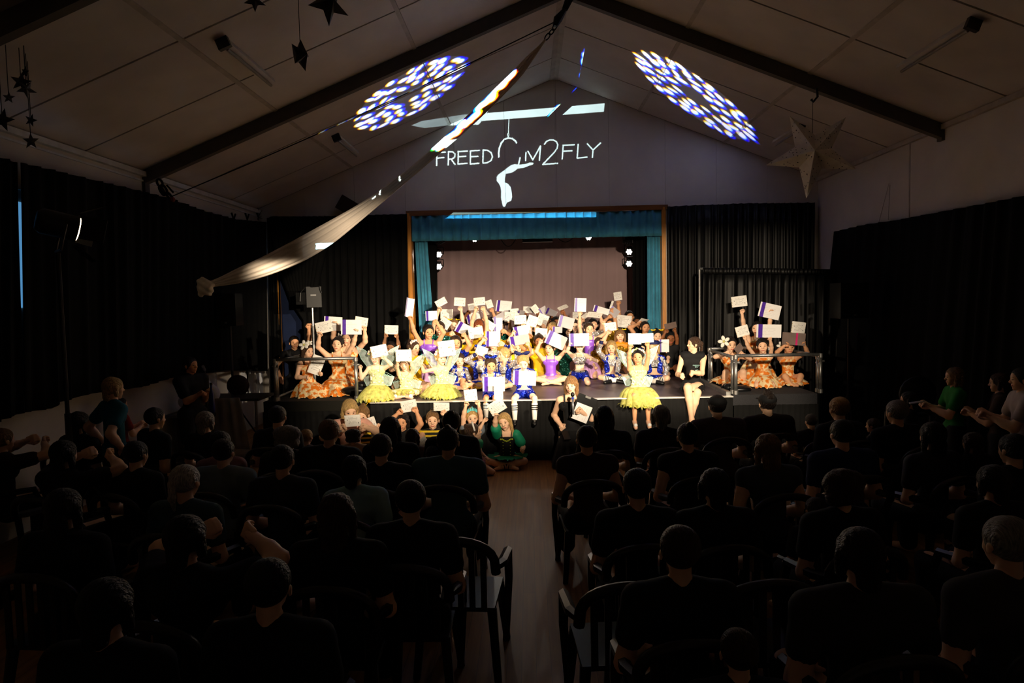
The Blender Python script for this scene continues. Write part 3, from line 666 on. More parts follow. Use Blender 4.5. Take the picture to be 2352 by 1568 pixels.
# ---------------------------------------------------------------- people
EYE = mat('eye_dark', '#1c130f', .3, spec=.6); LIP = mat('lips', '#b8544c', .5); BROW = mat('brow', '#a87a58', .8)
SKINS = {'fair': mat('skin_fair', '#efc2a0', .55, vary=.06, scale=12, spec=.25), 'pale': mat('skin_pale', '#f5d0b4', .55, vary=.05, scale=12, spec=.25),
         'tan': mat('skin_tan', '#d9a077', .55, vary=.06, scale=12, spec=.25), 'olive': mat('skin_olive', '#c98e63', .55, vary=.06, scale=12, spec=.25), 'brown': mat('skin_brown', '#8a5636', .55, vary=.06, scale=12, spec=.25)}
def hairmat(n, c):
    m = mat('hair_'+n, c, .5, vary=.45, scale=7, spec=.4)
    nt = m.node_tree; nd = nt.nodes; no = [q for q in nd if q.type == 'TEX_NOISE'][0]; tc = [q for q in nd if q.type == 'TEX_COORD'][0]
    no.inputs['Scale'].default_value = 3; mp = nd.new('ShaderNodeMapping'); mp.inputs['Scale'].default_value = (9, 1.6, 1.3); nt.links.new(tc.outputs['Object'], mp.inputs[0]); nt.links.new(mp.outputs[0], no.inputs['Vector'])
    bp = nd.new('ShaderNodeBump'); bp.inputs['Strength'].default_value = .7; bp.inputs['Distance'].default_value = .05; nt.links.new(no.outputs[0], bp.inputs['Height']); nt.links.new(bp.outputs[0], nd['Principled BSDF'].inputs['Normal'])
    return m
HAIRS = {k: hairmat(k, c) for k, c in dict(brown='#3f2a1c', dark='#1d1410', black='#100d0c', blond='#c9a468', sandy='#8c6740', red='#8a4522', grey='#8f8a84', white='#c4c0b8').items()}
# head in units of half its height: (side, forward, up)
def _head():
    e = np.array
    pr = [cap((0,-.16,.24),(0,.02,.22),.76,.74,(e([1.,0,0]),.9)), cap((0,.16,-.1),(0,.22,-.42),.56,.45), cap((0,.24,-.5),(0,.44,-.78),.36,.17),
          cap((0,.62,.12),(0,.80,-.2),.06,.11), cap((-.09,.72,-.22),(.09,.72,-.22),.08), cap((-.26,.5,.17),(.26,.5,.17),.16),
          cap((-.3,.36,-.2),(-.2,.4,-.4),.26,.2), cap((.3,.36,-.2),(.2,.4,-.4),.26,.2), cap((-.13,.62,-.51),(.13,.62,-.51),.075),
          cap((-.72,-.06,-.02),(-.72,-.02,-.2),.16,.1,(e([1.,0,0]),.5)), cap((.72,-.06,-.02),(.72,-.02,-.2),.16,.1,(e([1.,0,0]),.5)),
          cap((0,-.16,-.45),(0,-.2,-1.25),.42,.42),
          cap((-.28,.80,.05),(-.26,.80,.05),.12,sub=True), cap((.28,.80,.05),(.26,.80,.05),.12,sub=True)]
    V, F = field_mesh(pr, .05, .1)
    c = V[F].mean(1); mi = np.zeros(len(F), int); s = np.abs(c[:,0])
    mi[((s-.275)/.105)**2 + ((c[:,2]-.045)/.055)**2 < 1] = 1; mi[c[:,1] < .3] = 0
    mi[(s < .22) & (np.abs(c[:,2]+.535-1.6*s*s) < .05) & (c[:,1] > .45)] = 2
    mi[(s > .16) & (s < .40) & (np.abs(c[:,2]-.23+1.6*(s-.27)**2) < .028) & (c[:,1] > .3)] = 3
    return V, F, mi
HEADV, HEADF, HEADM = _head()
def _hair(kind):
    e = np.array; base = [cap((0,-.2,.3),(0,-.04,.28),.84,.80,(e([1.,0,0]),.93))]
    if kind in ('bob', 'long', 'fringe', 'wavy'): base += [cap((-.66,-.1,.2),(-.70,-.05,-.5),.24,.2), cap((.66,-.1,.2),(.70,-.05,-.5),.24,.2), cap((0,-.6,.1),(0,-.66,-.6),.5,.45,(e([0,1.,0]),.7))]
    if kind in ('long', 'fringe', 'wavy'): base += [cap((-.7,-.1,-.5),(-.66,.05,-1.75),.21,.15), cap((.7,-.1,-.5),(.66,.05,-1.75),.21,.15), cap((-.25,-.66,-.5),(-.25,-.62,-1.9),.4,.3,(e([0,1.,0]),.5)), cap((.25,-.66,-.5),(.25,-.62,-1.9),.4,.3,(e([0,1.,0]),.5))]
    cut = [cap((0,1.05,-.15),(0,1.0,-.9),.80,.86,sub=True)] if kind != 'fringe' else [cap((0,1.05,-.42),(0,1.0,-.9),.72,.8,sub=True)]
    if kind == 'short': cut = [cap((0,.95,-.2),(0,.9,-.9),.86,.9,sub=True), cap((0,-.1,-1.35),(0,-.1,-1.36),.86,sub=True)]
    if kind in ('bun', 'pony', 'updo'): cut += [cap((0,-.05,-1.3),(0,-.05,-1.31),.84,sub=True)]
    post = []
    if kind == 'bun': post = [cap((0,-.62,.92),(0,-.66,.96),.3)]
    if kind == 'updo': post = [cap((-.2,-.4,1.05),(.2,-.45,1.1),.32), cap((0,-.7,.8),(0,-.75,.82),.36)]
    if kind == 'pony': post = [cap((0,-.9,.5),(0,-1.2,.25),.2,.22), cap((0,-1.2,.25),(.05,-1.22,-.6),.22,.2), cap((.05,-1.22,-.6),(.08,-1.05,-1.35),.2,.08)]
    if kind == 'mohawk': post = [cap((0,.3,.98),(0,-.3,1.12),.2,.22,(e([1.,0,0]),.8))]
    nz = None
    if kind in ('wavy', 'updo', 'curly'): nz = lambda x, y, z: .05*np.sin(9*x+3*z)*np.sin(8*y+2)*np.sin(9*z+5*x)
    elif kind in ('long', 'bob', 'fringe', 'pony'): nz = lambda x, y, z: .025*np.sin(26*x+4*y)*np.cos(5*z+9*y)
    if kind == 'curly': base += [cap((-.5,-.3,.4),(.5,-.3,.4),.62), cap((-.55,-.35,-.3),(.55,-.35,-.3),.5)]
    return field_mesh(base+cut+post, .075 if kind in ('long','wavy','fringe') else .066, .12, noise=nz)
_HC = {}
def hair_mesh(kind):
    if kind not in _HC:
        V, F = _hair(kind); _HC[kind] = mdata('hair_'+kind, V, F, [HAIRS['brown']], None, True)
    return _HC[kind]
def _hand(grip):
    pr = []
    for i, s in enumerate((-.19, -.065, .065, .19)):
        ln = (.30, .38, .42, .38)[i]; a = np.array([s*.8, 0, .08]); b = np.array([s, .01, .48]); pr.append(cap(a, b, .10, .085, None))
        th = (1.25, 1.2, 1.15, 1.1)[i] if grip else .28+.06*i
        d1 = np.array([0, math.sin(th*.75), math.cos(th*.75)]); d2 = np.array([0, math.sin(th*1.6), math.cos(th*1.6)])
        c = b+d1*ln*.55; pr += [cap(b, c, .08, .068), cap(c, c+d2*ln*.5, .068, .055)]
    pr += [cap((.17,.03,.12), (.34,.12,.34), .10, .082), cap((.34,.12,.34), (.30,.26,.54) if grip else (.42,.18,.56), .078, .06)]
    return field_mesh(pr, .052, .03)
HANDG, HANDR = _hand(True), _hand(False)
def bez(s, f): return None
class Person: pass
POSE = {  # pelvis height, then knee and ankle (side, forward, up) as fractions of body height
    'cross': (.075, (.19, .15, .085), (-.05, .21, .035)), 'kneel': (.155, (.105, .20, .045), (.10, -.03, .03)),
    'kneelup': (.27, (.075, .03, .04), (.08, -.20, .03)), 'edge': (.068, (.085, .23, .065), (.075, .25, -.165)),
    'stand': (.515, (.06, .02, .275), (.06, .0, .04)), 'chair': (.265, (.075, .235, .275), (.08, .225, .035)), 'knees': (.075, (.09, .20, .17), (.09, .13, .03)),
    'legcross': (.265, (.03, .235, .29), (.05, .23, .05))}
def build_person(label, base, H, yaw=0, pose='cross', head=(0,0,0), skin='fair', hair=('bun','brown'), hands=(None,None), lean=0, slean=0, vox=.0135, group=None, legs=None, name='person', cat='person', grip=True, headscale=1.0, adult=False, elbow=None, build=1.0):
    """hands: world points for the picture-left and picture-right hand (when facing the camera)"""
    p = Person(); base = np.asarray(base, float); y = R(yaw)
    fwd = np.array([math.sin(y), -math.cos(y), 0]); side = np.array([math.cos(y), math.sin(y), 0]); up = np.array([0,0,1.])
    pz, kn, an = POSE[pose]
    if legs: kn, an = legs.get('kn', kn), legs.get('an', an)
    hh = (.094+.0125*H)*headscale if not adult else .068*H*headscale
    tdir = _n(up + fwd*math.tan(R(lean)) + side*math.tan(R(slean))); tf = _n(fwd - fwd.dot(tdir)*tdir); ts = np.cross(tf, tdir); ts = ts if ts.dot(side) > 0 else -ts
    pel = np.array([0,0,pz*H]) if pose != 'kneelup' else np.array([0,0,pz*H])
    TL = .285*H
    sh0 = pel + tdir*TL; neck = sh0 + tdir*.03*H
    hy, hp, hr_ = head
    yy = R(yaw+hy); hf = np.array([math.sin(yy), -math.cos(yy), 0]); hs = np.array([math.cos(yy), math.sin(yy), 0]); hu = up.copy()
    cp, sp = math.cos(R(hp)), math.sin(R(hp)); hf, hu = hf*cp+hu*sp, hu*cp-hf*sp           # + looks up
    cr, sr = math.cos(R(hr_)), math.sin(R(hr_)); hs, hu = hs*cr+hu*sr*-1, hu*cr+hs*sr
    hc = sh0 + tdir*(.045*H) + hu*hh*.92 + tf*.012*H
    sw = (.104 if not adult else .112)*H*build; hw = .062*H; b = build
    shL, shR = sh0 - ts*sw - tdir*.012*H, sh0 + ts*sw - tdir*.012*H
    torso = [cap(pel-side*hw*.75, pel+side*hw*.75, .066*H*b, None, (tf, .9)), cap(pel, pel+tdir*TL*.5, .068*H*b, .062*H*b, (tf, .78)), cap(pel+tdir*TL*.5, pel+tdir*TL*.8, .062*H*b, .072*H*b, (tf, .72)),
             cap(sh0-ts*sw*.55-tdir*.05*H, sh0+ts*sw*.55-tdir*.05*H, (.054 if adult else .048)*H*b, None, (tf, .85 if adult else .78))]
    shou = [cap(sh0-ts*sw*.25+tdir*.005*H, shL, .036*H, .033*H*b), cap(sh0+ts*sw*.25+tdir*.005*H, shR, .036*H, .033*H*b)]
    nk = [cap(sh0-tdir*.02*H, hc-hu*hh*.45-hf*hh*.12, .03*H, .028*H)]
    arms = []; hv = []; p.fore = []; ua, fa = .172*H, .145*H
    for i, (S, tg, sg) in enumerate(((shL, hands[0], -1), (shR, hands[1], 1))):
        if tg is None:
            if pose in ('chair', 'legcross', 'edge'): T = pel + side*sg*.05*H + fwd*.17*H + up*.07*H
            elif pose == 'stand': T = S - up*.29*H + side*sg*.03*H + fwd*.03*H
            else: T = pel + side*sg*.12*H + fwd*.14*H + up*.05*H
            g = False
        else: T = np.asarray(tg, float)-base; g = grip
        d = T-S; L = np.linalg.norm(d); sc = 1.0
        hl = .085*H                                              # wrist to palm centre
        tot = ua+fa+hl*.75
        if L > tot*.995: sc = min(L/(tot*.995), 1.27); 
        if L > tot*sc*.999+.02: print('REACH', label[:60], i, round(L-tot*sc, 3))
        if L > tot*sc*.999: d = d/L*tot*sc*.995; L = tot*sc*.995; T = S+d
        u1, f1 = ua*sc, (fa+hl*.75)*sc
        dn = d/L; x = (u1*u1-f1*f1+L*L)/(2*L); hgt = math.sqrt(max(u1*u1-x*x, 0))
        pole = side*sg*.45 - up*.8 - fwd*.45 if T[2] < S[2]-.06*H else side*sg*1.0 - up*.5 if T[2] < S[2]+.08*H else side*sg*1.0 + fwd*.35 - up*.1
        if elbow and elbow[i] is not None: pole = side*elbow[i][0]+fwd*elbow[i][1]+up*elbow[i][2]
        pole = pole-pole.dot(dn)*dn; pole = _n(pole); E = S+dn*x+pole*hgt
        fd = _n(T-E); Wr = T-fd*hl*.75*sc
        arms.append([cap(S, E, .0335*H*b, .0255*H*b), cap(E, E+(Wr-E)*.35, .026*H*b, .0265*H*b), cap(E+(Wr-E)*.35, Wr, .0255*H*b, .0175*H)])
        p.fore.append((S, E, Wr, T))
        pn = hf*.0 + tf*1.0; pn = pn-pn.dot(fd)*fd; pn = _n(pn) if np.linalg.norm(pn) > .1 else _n(np.cross(fd, side))
        if not g: pn = -up-(-up).dot(fd)*fd; pn = _n(pn) if np.linalg.norm(pn) > .1 else _n(np.cross(fd, side))
        tv = np.cross(fd, pn); tv = tv if tv.dot(side)*sg < 0 else -tv            # thumb towards the middle
        HV, HF = HANDG if g else HANDR
        W3 = np.stack([tv, pn, fd]); v = (HV*hl*1.12) @ W3 + Wr - fd*.02*H
        hv.append((v, HF if np.linalg.det(W3) > 0 else HF[:, ::-1]))
    leg = []; p.legs = []
    for i, sg in enumerate((-1, 1)):
        k2, a2 = kn, an
        if legs and ('LR'[i] in legs): k2, a2 = legs['LR'[i]]
        hip = pel+side*sg*hw
        K = side*sg*k2[0]*H+fwd*k2[1]*H+up*k2[2]*H; A = side*sg*a2[0]*H+fwd*a2[1]*H+up*a2[2]*H
        ft = {'kneel': -fwd*.11*H-up*.01*H, 'kneelup': -fwd*.10*H-up*.01*H, 'cross': (side*-sg*.075+fwd*.05-up*.012)*H}.get(pose, fwd*.10*H-up*.02*H)
        if legs and 'ft' in legs: ft = (side*sg*legs['ft'][0]+fwd*legs['ft'][1]+up*legs['ft'][2])*H
        leg.append([cap(hip, K, .054*H*b, .038*H*b), cap(K, K+(A-K)*.35, .037*H, .039*H*b), cap(K+(A-K)*.35, A, .038*H*b, .022*H), cap(A, A+ft, .024*H, .017*H)]); p.legs.append((hip, K, A, A+ft))
    prims = torso+shou+nk+arms[0]+arms[1]+leg[0]+leg[1]
    V, F = field_mesh(prims, vox, .016*H)
    HM = np.stack([hs, hf, hu]); v = HEADV*hh @ HM + hc; flip = np.linalg.det(HM) < 0
    Vs, Fs, Ms = [V], [F], [np.zeros(len(F), int)]; o = len(V)
    for (vv, ff, mm) in [(v, HEADF[:, ::-1] if flip else HEADF, HEADM)] + [(a_, b_, np.zeros(len(b_), int)) for a_, b_ in hv]:
        Vs.append(vv); Fs.append(ff+o); Ms.append(mm); o += len(vv)
    root = empty(name, base, label, cat, group)
    p.body = obj('body', mdata('body', np.concatenate(Vs), np.concatenate(Fs), [SKINS[skin], EYE, LIP, BROW], np.concatenate(Ms), True), root)
    p.root, p.base, p.H, p.fwd, p.side, p.up, p.pel, p.tdir, p.tf, p.ts, p.sh0, p.hc, p.hh, p.hs, p.hf, p.hu, p.TL = root, base, H, fwd, side, up, pel, tdir, tf, ts, sh0, hc, hh, hs, hf, hu, TL
    p.torso, p.shou, p.arms, p.leg, p.vox, p.nk, p.hw, p.sw = torso, shou, arms, leg, vox, nk, hw, sw
    if hair:
        ho = obj('hair', hair_mesh(hair[0]), root, None, HAIRS[hair[1]])
        M4 = Matrix.Identity(4)
        for i in range(3):
            M4[i][0], M4[i][1], M4[i][2], M4[i][3] = hs[i]*hh, hf[i]*hh, hu[i]*hh, hc[i]
        ho.matrix_basis = M4
    return p
def hp(p, s, f, u): return p.hc + (p.hs*s+p.hf*f+p.hu*u)*p.hh
def garment(p, name, prims, m, grow=.011, clips=(), k=.02, noise=None, mats=None, midx=None):
    V, F = field_mesh(prims, p.vox, k, clips, grow, noise)
    if len(F) == 0: return None
    mi = midx(V[F].mean(1)) if midx else None
    return obj(name, mdata(name, V, F, mats or [m], mi, True), p.root)
def tpt(p, t): return p.pel + p.tdir*p.TL*t
def bodice(p, m, lo=.05, hi=.86, name='bodice', grow=.010, straps=True, **kw):
    o = garment(p, name, p.torso, m, grow, [(tpt(p, hi), p.tdir), (tpt(p, lo), -p.tdir)], **kw)
    if straps:
        for sg in (-1, 1):
            a = tpt(p, hi-.1)+p.ts*sg*.05*p.H; n = p.tf*.050*p.H
            mb = MB(); mb.tube([a+n, tpt(p,1.0)+p.ts*sg*.055*p.H+p.tf*.02*p.H+p.tdir*.037*p.H, tpt(p,1.0)+p.ts*sg*.055*p.H-p.tf*.03*p.H+p.tdir*.033*p.H, a-n], .0075*p.H, 6)
            obj('strap', mb.mesh('strap', m, True), p.root)
    return o
def shirt(p, m, sleeve=.55, lo=-.12, name='shirt', grow=.014, **kw):
    pr = list(p.torso)+list(p.shou)
    for (S, E, W, T) in p.fore:
        if sleeve <= 1: pr.append(cap(S, S+(E-S)*sleeve, .036*p.H, .032*p.H))
        else: pr += [cap(S, E, .035*p.H, .028*p.H), cap(E, E+(W-E)*(sleeve-1), .028*p.H, .022*p.H)]
    return garment(p, name, pr, m, grow, [(tpt(p, lo), -p.tdir)], **kw)
def trousers(p, m, length=.95, name='trousers', grow=.013):
    pr = [p.torso[0]]
    for (h, K, A, Ft) in p.legs:
        pr.append(cap(h, K, .056*p.H, .042*p.H) if length >= .5 else cap(h, h+(K-h)*length*2, .056*p.H, .05*p.H))
        if length > .5: pr.append(cap(K, K+(A-K)*(length-.5)*2, .042*p.H, .034*p.H))
    return garment(p, name, pr, m, grow, [(tpt(p, .16), p.tdir)])
def skirt(p, m, wt, hemc, rs, rf, waist=.066, n=11, amp=.05, name='skirt', rows=9, seed=0, bulge=.35, nn=88, rag=.010):
    """cloth from the waist (torso fraction wt) to a hem centred at (forward, up) with side/forward radii, metres"""
    rg = np.random.default_rng(seed+5); t = np.linspace(0, 2*math.pi, nn, endpoint=False)
    ph = rg.uniform(0, 6.28, 3); W = tpt(p, wt); hemc = p.fwd*hemc[0]+p.up*hemc[1]+p.side*(hemc[2] if len(hemc) > 2 else 0); G = []
    for i in range(rows+1):
        f = i/rows; g = f**(1-bulge)
        c = W*(1-f)+hemc*f; r1 = waist*p.H*1.05*(1-g)+rs*g; r2 = waist*p.H*.85*(1-g)+rf*g
        w = 1+amp*(.25+f)*(np.sin(n*t+ph[0])+.5*np.sin((2*n+1)*t+ph[1])+.4*np.sin(3*t+ph[2]))
        zz = rag*f*(np.sin(n*t+ph[1])+.7*np.sin(2.3*n*t+ph[2])+.5*np.sin(37*t))
        G.append(c+(p.side[None]*(r1*w*np.cos(t))[:,None]+p.fwd[None]*(r2*w*np.sin(t))[:,None])+p.up*(zz)[:,None])
    mb = MB(); mb.grid(np.array(G), closed=True); G2 = np.array(G)*1.0; 
    inn = [g+(c0-g)*.03 for g, c0 in zip(G, [G[i].mean(0)[None] for i in range(rows+1)])]; mb.grid(np.array(inn)[::-1], closed=True)
    return obj(name, mb.mesh(name, m, True), p.root)
def limb_tube(p, name, a, b, ra, rb, mats, stripes=(), n=12):
    """sock or sleeve along a limb; stripes are pairs of fractions"""
    ts_ = sorted({0, .12, .5, .9, 1} | {x for s in stripes for x in s}); d = b-a
    mb = MB(); rr = lambda t: (ra+(rb-ra)*t)*(1+.12*math.sin(min(1, t*1.6)*math.pi))
    ax = _n(d); u = _n(np.cross(ax, (0.3,.9,.2))); w = np.cross(ax, u); V = []
    for t in ts_:
        for j in range(n): V.append(a+d*t+(u*math.cos(6.2832*j/n)+w*math.sin(6.2832*j/n))*rr(t))
    F = []; I = []
    for i in range(len(ts_)-1):
        mid = (ts_[i]+ts_[i+1])/2; q = 1 if any(s[0] < mid < s[1] for s in stripes) else 0
        for j in range(n): F.append((i*n+j, i*n+(j+1) % n, (i+1)*n+(j+1) % n, (i+1)*n+j)); I.append(q)
    for f, q in zip(F, I): mb.F.append(f); mb.I.append(q)
    mb.V = [tuple(v) for v in V]; mb.F += [tuple(range(n))[::-1], tuple(range((len(ts_)-1)*n, len(ts_)*n))]; mb.I += [0, 0]
    return obj(name, mb.mesh(name, mats, True), p.root)
def shoes(p, m, grow=.008, which=(0,1), name='shoe'):
    for i in which:
        h, K, A, T = p.legs[i]; d = T-A
        garment(p, name, [cap(A-d*.1, A+d*1.08, .025*p.H, .019*p.H)], m, grow)
def flower_crown(p, cols, n=11, arcd=(20,160), r=.05, name='flower_crown'):
    mb = MB()
    for i in range(n):
        t = R(arcd[0]+(arcd[1]-arcd[0])*i/(n-1)); c = hp(p, .84*math.cos(t), .28-.1*math.sin(t), .42+.55*math.sin(t)) ; c = c-p.base*0
        for k in range(3):
            q = c+rng.normal(0, .010, 3); mb.ell(q, r*p.hh*2.6*rng.uniform(.7, 1.1), None, 6, 4, mi=int(rng.integers(len(cols))))
    return obj(name, mb.mesh(name, cols, True), p.root)
def hair_flower(p, pos, r=.05, name='hair_flower'):
    mb = MB(); c = hp(p, *pos); n = _n(c-p.hc+np.array([0,-.12,0])); u = _n(np.cross(n, (0,0,1))); w = np.cross(n, u)
    for i in range(5):
        t = 6.283*i/5; d = u*math.cos(t)+w*math.sin(t); mb.ell(c+d*r*.62+n*.008, (r*.5, r*.34, r*.12), (d, np.cross(n, d), n), 8, 5, mi=0)
    mb.ell(c+n*.014, r*.2, None, 6, 4, mi=1)
    return obj(name, mb.mesh(name, [mat('white_petal', '#f2efe4', .6), mat('pale_yellow_flower_centre', '#d9d27a', .6)], True), p.root)
def bow(p, pos, m, s=.07, name='hair_bow', tails=True, ax=None):
    c = hp(p, *pos); mb = MB(); u, w, n = (p.hs, p.hu, p.hf) if ax is None else ax
    for sg in (-1, 1):
        mb.ell(c+u*sg*s*.75+w*s*.12, (s*.75, s*.25, s*.42), (_n(u*sg+w*.25), n, w), 10, 6)
        if tails: mb.tube([c, c+u*sg*s*.5-w*s*.5, c+u*sg*s*.8-w*s*.9], [s*.1, s*.22, s*.2], 6)
    mb.ell(c, s*.25, None, 8, 5)
    return obj(name, mb.mesh(name, m, True), p.root)
# ---------------------------------------------------------------- papers
def print_mat(name, base, dense=1.0):
    if name in MATS: return MATS[name]
    m = mat(name, base, .6, vary=.02, spec=.25); nt = m.node_tree; nd = nt.nodes; b = nd['Principled BSDF']
    rp = [q for q in nd if q.type == 'VALTORGB'][0]; tc = [q for q in nd if q.type == 'TEX_COORD'][0]
    sp = nd.new('ShaderNodeSeparateXYZ'); nt.links.new(tc.outputs['Generated'], sp.inputs[0])
    def M(op, a, b2=0.0, c=0.0):
        q = nd.new('ShaderNodeMath'); q.operation = op
        for k, s in enumerate((a, b2, c)):
            if isinstance(s, (int, float)): q.inputs[k].default_value = s
            else: nt.links.new(s, q.inputs[k])
        return q.outputs[0]
    x, y = sp.outputs[0], sp.outputs[1]
    def inr(v, a, c): return M('MULTIPLY', M('GREATER_THAN', v, a), M('LESS_THAN', v, c))
    rows = M('LESS_THAN', M('FRACT', M('MULTIPLY', y, 9)), .28)
    wn = nd.new('ShaderNodeTexWhiteNoise'); wn.noise_dimensions = '2D'
    cb = nd.new('ShaderNodeCombineXYZ'); nt.links.new(M('FLOOR', M('MULTIPLY', x, 26)), cb.inputs[0]); nt.links.new(M('FLOOR', M('MULTIPLY', y, 9)), cb.inputs[1])
    nt.links.new(cb.outputs[0], wn.inputs['Vector'])
    txt = M('MULTIPLY', M('MULTIPLY', rows, M('LESS_THAN', wn.outputs['Value'], .7)), M('MULTIPLY', inr(x, .24, .76), inr(y, .2, .82)))
    tot = M('MULTIPLY', txt, .45*dense)
    for (cx, cy, r) in ((.17, .60, .026), (.77, .72, .022), (.84, .30, .03), (.26, .28, .02), (.19, .55, .018), (.86, .26, .018)) if dense >= 1 else ():
        d = M('ADD', M('POWER', M('SUBTRACT', x, cx), 2), M('POWER', M('MULTIPLY', M('SUBTRACT', y, cy), .7), 2))
        tot = M('MAXIMUM', tot, M('MULTIPLY', M('LESS_THAN', d, r*r), .85))
    mx = nd.new('ShaderNodeMixRGB'); nt.links.new(tot, mx.inputs[0]); nt.links.new(rp.outputs[0], mx.inputs[1]); mx.inputs[2].default_value = (.02, .02, .025, 1)
    last = mx.outputs[0]
    if dense >= 1:     # flowery border at both ends
        vo = nd.new('ShaderNodeTexVoronoi'); vo.inputs['Scale'].default_value = 14; nt.links.new(tc.outputs['Generated'], vo.inputs['Vector'])
        bd = M('MULTIPLY', M('MAXIMUM', M('LESS_THAN', x, .055), M('GREATER_THAN', x, .955)), M('LESS_THAN', vo.outputs['Distance'], .42))
        m2 = nd.new('ShaderNodeMixRGB'); nt.links.new(M('MULTIPLY', bd, .8), m2.inputs[0]); nt.links.new(last, m2.inputs[1])
        hs = nd.new('ShaderNodeMixRGB'); nt.links.new(vo.outputs['Color'], hs.inputs[0]); hs.inputs[1].default_value = (.75,.35,.05,1); hs.inputs[2].default_value = (.12,.25,.05,1)
        nt.links.new(hs.outputs[0], m2.inputs[2]); last = m2.outputs[0]
    nt.links.new(last, b.inputs['Base Color'])
    return m
CERT = print_mat('printed_certificate', '#f1efe9'); SHEET = print_mat('printed_white_card', '#efeeee', .35); BACKP = mat('grey_card', '#b9b4b8', .6, vary=.04)
RIBB = mat('purple_satin_ribbon', '#4a1f9c', .35, spec=.6, vary=.2, scale=30); PINKR = mat('pink_ribbon', '#d81b74', .4)
DARKF = mat('taupe_folder', '#7c6a63', .6)
PAPERS = {}
def paper(key, u, v, Y, w, h, rot, kind='c', label='', tilt=0, pitch=0, curl=0, group='certificates held by the children'):
    c = P(u, v, Y); s = Y/FPX; W, H = w*s/max(.3, math.cos(R(tilt))), h*s/max(.3, math.cos(R(pitch)))
    a = R(-rot+1.1)
    M3 = Matrix.Rotation(R(tilt), 3, 'Z') @ Matrix.Rotation(R(pitch), 3, 'X') @ Matrix.Rotation(-a, 3, 'Y') @ Matrix(((1,0,0),(0,0,-1),(0,1,0)))
    nx, ny = 9, 3
    G = np.array([[((i/nx-.5)*W, (j/ny-.5)*H, curl*W*(4*(i/nx-.5)**2-.4)) for i in range(nx+1)] for j in range(ny+1)])
    def sheet(nm, G, th, m):
        V, F = solid_sheet(G, th, (0,0,-1)); mb = MB(); mb.add(V, F); return mb.mesh(nm, m)
    m = {'c': CERT, 'p': SHEET, 'g': BACKP, 'd': DARKF, 'k': DARKF}[kind]
    nm = {'c': 'certificate', 'p': 'award_folder', 'g': 'award_folder', 'd': 'folder', 'k': 'folder'}[kind]; cat = 'certificate' if kind == 'c' else 'folder'
    M4 = M3.to_4x4(); M4.translation = Vector(c)
    if kind in ('c', 'd'):
        o = obj(nm, sheet(nm, G, .002, m)); o.matrix_world = M4; setp(o, label, cat, group)
    else:
        o = bpy.data.objects.new(nm, None); C.objects.link(o); o.matrix_world = M4; o.empty_display_size = .05; setp(o, label, cat, group)
        obj('sheet', sheet('sheet', G, .003, m), o)
        x0, x1 = (.07, .24) if kind != 'k' else (.62, .70)
        Rb = np.array([[((x0+(x1-x0)*i/3-.5)*W, (j/ny-.5)*H*1.01, .004+curl*W*(4*(x0+(x1-x0)*i/3-.5)**2-.4)) for i in range(4)] for j in range(ny+1)])
        obj('ribbon', sheet('ribbon', Rb, .002, RIBB if kind != 'k' else PINKR), o)
    PAPERS[key] = (np.array(M4)[:3], W, H, Y)
    return o
def at(key, fx, fy, dy=-.012):
    """a point of a paper: fx, fy in -1..1 from its centre"""
    M, W, H, Y = PAPERS[key]; q = np.array([fx*W/2, fy*H/2, 0]); L = np.hypot(q[0], q[1]); q = q*max(0, L-.035)/max(L, 1e-6); return M[:,:3] @ q + M[:,3]
# ---------------------------------------------------------------- costumes
ORG = mat('orange_floral_cotton', '#f0d9a6', .7, scale=17, col2='#e0791a', thr=(.46, .54))
LIME = mat('lime_tulle', '#c2c04e', .75, vary=.25, scale=10, sheen=.2); TULLE = mat('sheer_lime_tulle', '#d8d67a', .8, vary=.35, scale=22, alpha=.45); LIMEB = mat('lime_flower_bodice', '#d3d49a', .7, vary=.3, scale=45, bump=.8)
PURP = mat('purple_leotard', '#8a4fd0', .35, spec=.6, vary=.06); LILAC = mat('lilac_chiffon', '#cfa0d6', .55, vary=.15, scale=6)
SILV = sequin('silver_sequins', '#e6e4e2', 75); BLUS = sequin('blue_sequins', '#1a35c8', 70); GRNS = sequin('green_sequins', '#0c5a4c', 70); GOLDS = sequin('gold_sequins', '#b98a1e', 75)
YEL = mat('yellow_satin', '#f2c512', .5, vary=.12); NAVY = mat('navy_cloth', '#141c52', .6); BLKC = mat('black_cotton', '#0f0f11', .8); WHT = mat('white_sock_knit', '#ece7df', .8); ORT = mat('orange_satin', '#e8890f', .5)
BALLET = mat('ballet_slipper_pink', '#e6b79c', .5); POMP = mat('white_pompom', '#f6f3ee', .9, bump=.5, scale=120); WTEAL = mat('pale_teal_wing_wire', '#b6e2d6', .4)
WING = mat('sheer_wing_film', '#d5efe4', .25, spec=.6, alpha=.34, vary=.3, scale=25)
FLC = [mat('ivory_blossom', '#f3e9d8', .7), mat('pale_green_leaf', '#b9c77a', .7), mat('blush_blossom', '#e9c4bc', .7)]
def orange(p, hem=None, cross=False):
    bodice(p, ORG, .02, .93, 'dress_top', .011)
    skirt(p, ORG, .12, hem or (.07*p.H, .02), .235*p.H, .255*p.H, n=9, amp=.07, bulge=.5, nn=90, name='dress_skirt', seed=int(p.H*1000))
